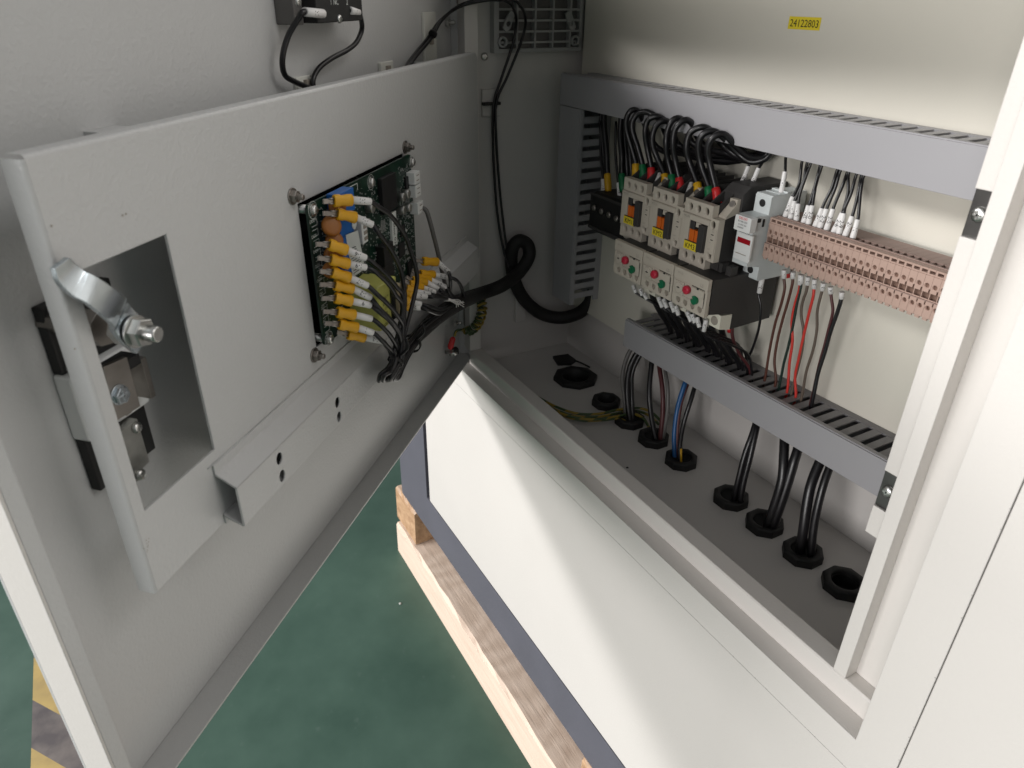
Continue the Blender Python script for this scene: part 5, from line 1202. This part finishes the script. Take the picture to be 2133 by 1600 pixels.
# ---------------- push-on terminals of the board with their wires
random.seed(5)
def A4(x, y, q): return PD(590 + x / 4.848, 280 + y / 4.848, q)
def A5(x, y, q): return PD(590 + x / 4.848, 480 + y / 4.848, q)
BUN = [(1150, 1060, .056), (1120, 1220, .056), (1060, 1360, .054), (1020, 1470, .052)]
def faston(label, metal, b0, b1, s1, path, mark, f, q0, q1, qs, end=None, r=0.0017):
    q0 += 0.003; q1 += 0.006; qs += 0.004
    M = f(*metal, q0); B0 = f(*b0, q0 + (q1 - q0) * .35); B1 = f(*b1, q1); S1 = f(*s1, qs)
    t = thing('board_wire', label, 'wire', B0, 'wires plugged onto the board')
    mb = MB(); pts = [S1.lerp(B1, 0.6), S1] + path; mb.tube(pts, r, 9, sub=5); obj('insulation', mb, 'cable', t)
    d = B0 - M; L = d.length
    mb = MB(); sd = d.cross(NQ).normalized() * 0.0015; nn_ = NQ * 0.0005
    mb.add([M + sd + nn_, M - sd + nn_, M - sd - nn_, M + sd - nn_, B0 + sd + nn_, B0 - sd + nn_, B0 - sd - nn_, B0 + sd - nn_], [(0, 1, 2, 3), (4, 5, 6, 7), (0, 1, 5, 4), (1, 2, 6, 5), (2, 3, 7, 6), (3, 0, 4, 7)])
    for e in (1, -1): mb.tube([M.lerp(B0, .45) + sd * e + nn_ * 1.6, B0 + sd * e + nn_ * 1.6], 0.0006, 6, sub=2)
    obj('push_on_tab', mb, 'dull_steel', t)
    # flattened crimp boot
    d = B1 - B0; L = d.length; u = d.normalized(); sd = u.cross(NQ).normalized(); nn_ = sd.cross(u)
    mb = MB(); o_ = 0; prof = [(0, 1.0, .8), (.04, 1.08, .85), (.30, 1.08, .85), (.42, .90, .9), (.60, .98, .95), (.75, 1.06, 1.0), (.97, 1.06, 1.0), (1, .95, .9)]
    for i, (q, a, b) in enumerate(prof):
        for k in range(14):
            an = 2 * math.pi * k / 14; mb.v.append(B0 + d * q + sd * (math.cos(an) * .0037 * a) + nn_ * (math.sin(an) * .0029 * b))
        if i:
            for k in range(14): mb.f.append([(i - 1) * 14 + k, (i - 1) * 14 + (k + 1) % 14, i * 14 + (k + 1) % 14, i * 14 + k]); mb.sm.append(True)
    mb.f.append(list(range(14))); mb.f.append(list(range(7 * 14, 8 * 14))); mb.sm += [False, False]
    obj('crimp_boot', mb, 'yellow_boot', t)
    d = S1 - B1; mb = MB(); mb.lathe(B1 - d * .05, d, [(0, .0026), (d.length * 1.03, .0024), (d.length * 1.05, .0021)], n=14); s = obj('marker_sleeve', mb, 'sleeve', t)
    if mark: mb = MB(); sleeve_text(mb, mark, S1, B1, .0026, .0040); obj('lettering', mb, 'ink', s)
    return t
ords = ['topmost', 'second', 'third', 'fourth', 'fifth', 'sixth', 'seventh', 'eighth', 'ninth', 'lowest']
left = [((400, 680), (505, 672), (690, 664), (880, 680), [(960, 735, .058), (1060, 800, .060), (1140, 890, .061), (1230, 1030, .062), (1290, 1200, .063), (1345, 1400, .063), (1330, 1600, .062)], '1-1', 4),
        ((400, 800), (540, 800), (730, 842), (900, 915), [(960, 1000, .059), (1040, 1100, .060), (1120, 1230, .061), (1185, 1380, .061), (1215, 1560, .061), (1225, 1700, .060)], '1-1', 4),
        ((330, 1110), (460, 1112), (640, 1172), (830, 1250), [(920, 1310, .060), (1040, 1420, .062), (1140, 1540, .062), (1210, 1680, .062)], '1-6', 4),
        ((350, 1250), (475, 1262), (660, 1310), (835, 1345), [(930, 1390, .061), (1050, 1500, .063), (1130, 1620, .063), (1200, 1760, .062)], '1-9', 4),
        ((370, 1385), (490, 1390), (670, 1450), (850, 1530), [(950, 1620, .062), (1060, 1720, .064), (1150, 1830, .064), (1210, 1950, .062)], '1-7', 4),
        ((370, 548), (515, 550), (700, 590), (880, 682), [(960, 780, .062), (1060, 880, .065), (1130, 960, .065), (1180, 1060, .063)], '1-2', 5),
        ((390, 690), (520, 680), (690, 715), (880, 757), [(960, 820, .062), (1060, 900, .064), (1140, 1000, .064), (1180, 1100, .062)], '9', 5),
        ((405, 820), (540, 825), (720, 855), (890, 893), [(970, 950, .061), (1060, 1040, .063), (1120, 1130, .062), (1150, 1200, .060)], None, 5),
        ((420, 940), (560, 945), (745, 982), (905, 1035), [(970, 1090, .060), (1040, 1160, .061), (1090, 1220, .060)], '1', 5),
        ((545, 1030), (650, 1048), (820, 1082), (1000, 1120), [(1030, 1160, .056), (1070, 1210, .057), (1090, 1260, .058)], '1-2', 5)]
for k, (m_, b0, b1, s1, path, mk, which) in enumerate(left):
    f = A4 if which == 4 else A5
    pts = [f(*p) for p in path]
    jx = random.uniform(-70, 70); jq = random.uniform(-.004, .005)
    # all run together in the hanging bundle: down, round the bend and back up towards the harness
    pts += [A5(1160 + jx * .8, 1230 + 8 * k, .058 + jq), A5(1120 + jx * .9, 1360 + 6 * k, .057 + jq), A5(1050 + jx, 1470 + jx * .3, .055 + jq), A5(1040 + jx * 1.1, 1515 - jx * .1, .050 + jq), A5(1100 + jx, 1460 + jx * .5, .047 + jq), A5(1170 + jx * .6, 1350 + jx * .6, .046 + jq), A5(1240 + jx * .5, 1220 + jx * .6, .046 + jq), A5(1320 + jx * .4, 1110 + jx * .6, .046 + jq), A5(1420 + jx * .3, 1000 + jx * .7, .046 + jq), A5(1560 + jx * .2, 890 + jx * .6, .046 + jq), A5(1700, 780 + jx * .3, .046), A5(1800, 715, .047)]
    faston('black wire with yellow crimp boot, %s in the left column of the board' % ords[k], m_, b0, b1, s1, pts, mk, f, QP + 0.004, QP + 0.012, QP + 0.022)
right = [((1340, 300), (1405, 312), (1555, 320), (1665, 420), [(1680, 470, .062), (1685, 560, .058), (1685, 640, .052)], '2-11'),
         ((1300, 400), (1380, 440), (1520, 450), (1665, 472), [(1740, 500, .060), (1790, 560, .058), (1812, 640, .053), (1810, 700, .049)], '2-10'),
         ((1290, 440), (1355, 485), (1480, 500), (1635, 572), [(1670, 620, .056), (1700, 670, .052)], '2-9'),
         ((1240, 470), (1300, 510), (1440, 525), (1560, 592), [(1610, 620, .058), (1680, 680, .052)], None),
         ((1220, 510), (1270, 545), (1400, 580), (1530, 625), [(1600, 650, .058), (1690, 690, .052)], '2-5'),
         ((1190, 560), (1240, 590), (1330, 620), (1475, 645), [(1560, 665, .058), (1690, 695, .052)], '2'),
         ((1180, 600), (1230, 630), (1300, 660), (1445, 668), [(1540, 675, .060), (1690, 700, .053)], '2'),
         ((1130, 660), (1180, 690), (1270, 722), (1390, 748), [(1480, 770, .060), (1580, 800, .057), (1690, 760, .051)], None),
         ((1130, 710), (1180, 740), (1280, 775), (1385, 780), [(1470, 810, .060), (1580, 840, .057), (1690, 770, .051)], '2')]
ordr = ['topmost', 'second', 'third', 'fourth', 'fifth', 'sixth', 'seventh', 'eighth', 'lowest']
for k, (m_, b0, b1, s1, path, mk) in enumerate(right):
    pts = [A5(*p) for p in path] + [A5(1800, 715 + random.uniform(-14, 14), .047)]
    faston('black wire with yellow crimp boot, %s in the right column of the board' % ordr[k], m_, b0, b1, s1, pts, mk, A5, QP + 0.004, QP + 0.010, QP + 0.020)
# grey cable from the white connector
pts = [A4(1395, 735, QP + .006), A4(1440, 770, QP + .010), A4(1470, 850, QP + .012), A4(1510, 1000, QP + .014), A4(1560, 1200, QP + .014), A4(1600, 1380, QP + .014), A4(1640, 1540, QP + .014), A4(1690, 1640, QP + .015)]
plain('sensor_cable', 'thin grey cable hanging from the white connector on the board edge', pts, 0.0020, 'wire_grey')
# cable ties and loose white ties around the bundle
for pa, pb, r, lab in (((1140, 1300, .0585), (1120, 1345, .0580), .0050, 'black cable tie around the hanging wire bundle under the board'), ((1290, 1150, .046), (1320, 1112, .046), .0066, 'black cable tie where the bundle climbs back to the harness')):
    r *= 1.25; a, b = A5(*pa), A5(*pb); t = thing('cable_tie', lab, 'cable tie', a)
    mb = MB(); d = (b - a).normalized(); mb.lathe(a, d, [(0, r), (0.003, r), (0.003, r - .001), (0, r - .001)], n=18, ring=True); obj('band', mb, 'black', t)
    mb = MB(); mb.tube([a + NQ * r * .6 + Vector((0, 0, r * .6)), a + NQ * (r + .004) + Vector((0, 0, r + .005)), a + NQ * (r + .003) + Vector((0, 0, r + .012))], .0012, 6); obj('tail', mb, 'black', t)
t = thing('loose_strands', 'bunch of thin pale wire strands sticking out at the start of the black harness', 'wire strands', A5(1830, 710, .05))
for k in range(9):
    a = A5(1640 + random.uniform(-30, 30), 690 + random.uniform(-10, 20), .056); b = A5(1740 + random.uniform(-30, 30), 720 + random.uniform(-20, 40), .058); c = A5(1780 + random.uniform(-40, 45), 745 + random.uniform(-30, 35), .058)
    mb = MB(); mb.tube([a, b, c], 0.00045, 5); obj('strand', mb, 'sleeve', t)

# ================================================================== HARNESS into the cabinet
hp = [A5(1240, 1215, .0465), A5(1320, 1105, .0465), A5(1430, 990, .046), A5(1560, 870, .045), A5(1700, 770, .046), A5(1810, 710, .047), PX(1000, 612, 0.040), PX(1045, 595, 0.024), PX(1080, 568, 0.012), PX(1101, 535, 0.006), PX(1098, 510, 0.002), PX(1080, 502, -0.001), PX(1066, 520, -0.004), PX(1065, 555, -0.007), PX(1075, 595, -0.009), PX(1095, 628, -0.009), PX(1128, 654, -0.006), PX(1168, 662, 0.005), PX(1205, 652, 0.020), PX(1228, 630, 0.032), PX(1236, 600, 0.036)]
mb = MB(); mb.tube(hp[:5], 0.0046, 16, sub=8, r_end=0.0080, caps=False); mb.tube(hp[4:], 0.0080, 16, sub=8, r_end=0.0088); tag(obj('harness', mb, 'harness', origin=hp[0]), 'thick black braided harness looping from the board into the upright duct', 'harness')

# coiled earth wire with red lug between door and post
cp = catmull([PD(946, 700, -.006), PD(950, 690, -.004), PD(962, 687, -.003), PY(974, 690, -.002), PY(986, 684, .004), PY(996, 672, .008), PY(1002, 655, .010), PY(1004, 638, .012), PY(1000, 622, .014), PY(994, 612, .018)], 60)
pts = []
for i, p in enumerate(cp):
    f = i / len(cp)
    if f < 0.22: pts.append(p); continue
    t_ = (cp[min(i + 1, len(cp) - 1)] - cp[i - 1]).normalized(); u = t_.cross(Vector((0.3, 1, 0.2))).normalized(); v = t_.cross(u)
    a = 2 * math.pi * 17 * f; rr = 0.0052 * min(1, (f - 0.22) * 8)
    pts.append(p + (u * math.cos(a) + v * math.sin(a)) * rr)
t = thing('coiled_earth_wire', 'coiled green and yellow earth wire with red lug between door and cabinet', 'wire', PD(943, 720, -.010))
mb = MB(); mb.tube(pts, 0.0017, 8, raw=True); obj('insulation', mb, 'earth', t)
a, b = PD(944, 702, -.008), PD(936, 727, -.012); mb = MB(); mb.lathe(a, b - a, [(0, .0016), (.002, .0034), ((b - a).length * .8, .0038), ((b - a).length, .0024)], n=14); obj('lug_boot', mb, 'red_tube', t)
a = PD(937, 735, -.013); mb = MB(); hexnut(mb, a, NQ, .004, .0045); mb.lathe(a - NQ * .006, NQ, [(0, .0022), (.015, .0022)], n=10); obj('lug_bolt', mb, 'steel', t)
mb = MB(); p = PD(947, 731, -.010); mb.box(Vector((p.x - .004, p.y - .004, p.z - .004)), Vector((p.x + .004, p.y + .004, p.z + .004)), ch=.001); obj('rubber_buffer', mb, 'black', t)

# ================================================================== PALLET
pal = thing('wooden_pallet', 'raw softwood pallet under the grey machine base', 'pallet', (0.1, 0.2, FZ))
def rough_box(mb, lo, hi, seed, j=0.0015, ns=14):
    random.seed(seed); n_ = ns; x0, x1 = lo[0], hi[0]
    o_ = len(mb.v)
    for i in range(n_ + 1):
        x = x0 + (x1 - x0) * i / n_
        for (y, z) in ((lo[1], lo[2]), (hi[1], lo[2]), (hi[1], hi[2]), (lo[1], hi[2] - 0.002), (lo[1] + 0.002, hi[2])):
            pass
        ring = [(lo[1], lo[2]), (hi[1], lo[2]), (hi[1], hi[2]), (lo[1] + 0.003 + random.uniform(0, j * 2), hi[2] + random.uniform(-j, 0) * .3), (lo[1] + random.uniform(0, j), hi[2] - 0.003 - random.uniform(0, j * 2))]
        for y, z in ring: mb.v.append(Vector((x, y, z)))
        if i:
            for k in range(5): mb.f.append([o_ + (i - 1) * 5 + k, o_ + (i - 1) * 5 + (k + 1) % 5, o_ + i * 5 + (k + 1) % 5, o_ + i * 5 + k]); mb.sm.append(False)
    mb.f.append([o_ + k for k in range(5)]); mb.f.append([o_ + n_ * 5 + k for k in range(5)]); mb.sm += [False, False]
mb = MB(); rough_box(mb, (-0.276, -0.0295, FZ), (1.0, 0.065, -0.4755), 3, 0.0022, 40); obj('beam', mb, 'wood', pal)
mb = MB(); rough_box(mb, (-0.276, 0.47, FZ), (1.0, 0.565, -0.4755), 4, 0.002, 30); obj('beam', mb, 'wood', pal)
for k, x in enumerate((-0.291, 0.33, 0.89)):
    mb = MB(); rough_box(mb, (x, -0.0205, -0.4750), (x + 0.092, 0.56, -0.4040), 10 + k, 0.0015, 6); obj('block', mb, 'wood_end', pal)
# crumbs on the floor
for u, v, r, lab in ((833, 1258, .0024, 'small white crumb on the green floor near the pallet end'),):
    p = PZ(u, v, FZ); mb = MB(); mb.lathe(p, (0, 0, 1), [(0, r * .8), (r * .6, r), (r * 1.2, r * .5), (r * 1.3, 0)], n=7, flat=True); tag(obj('crumb', mb, 'specks', origin=p), lab, 'debris')
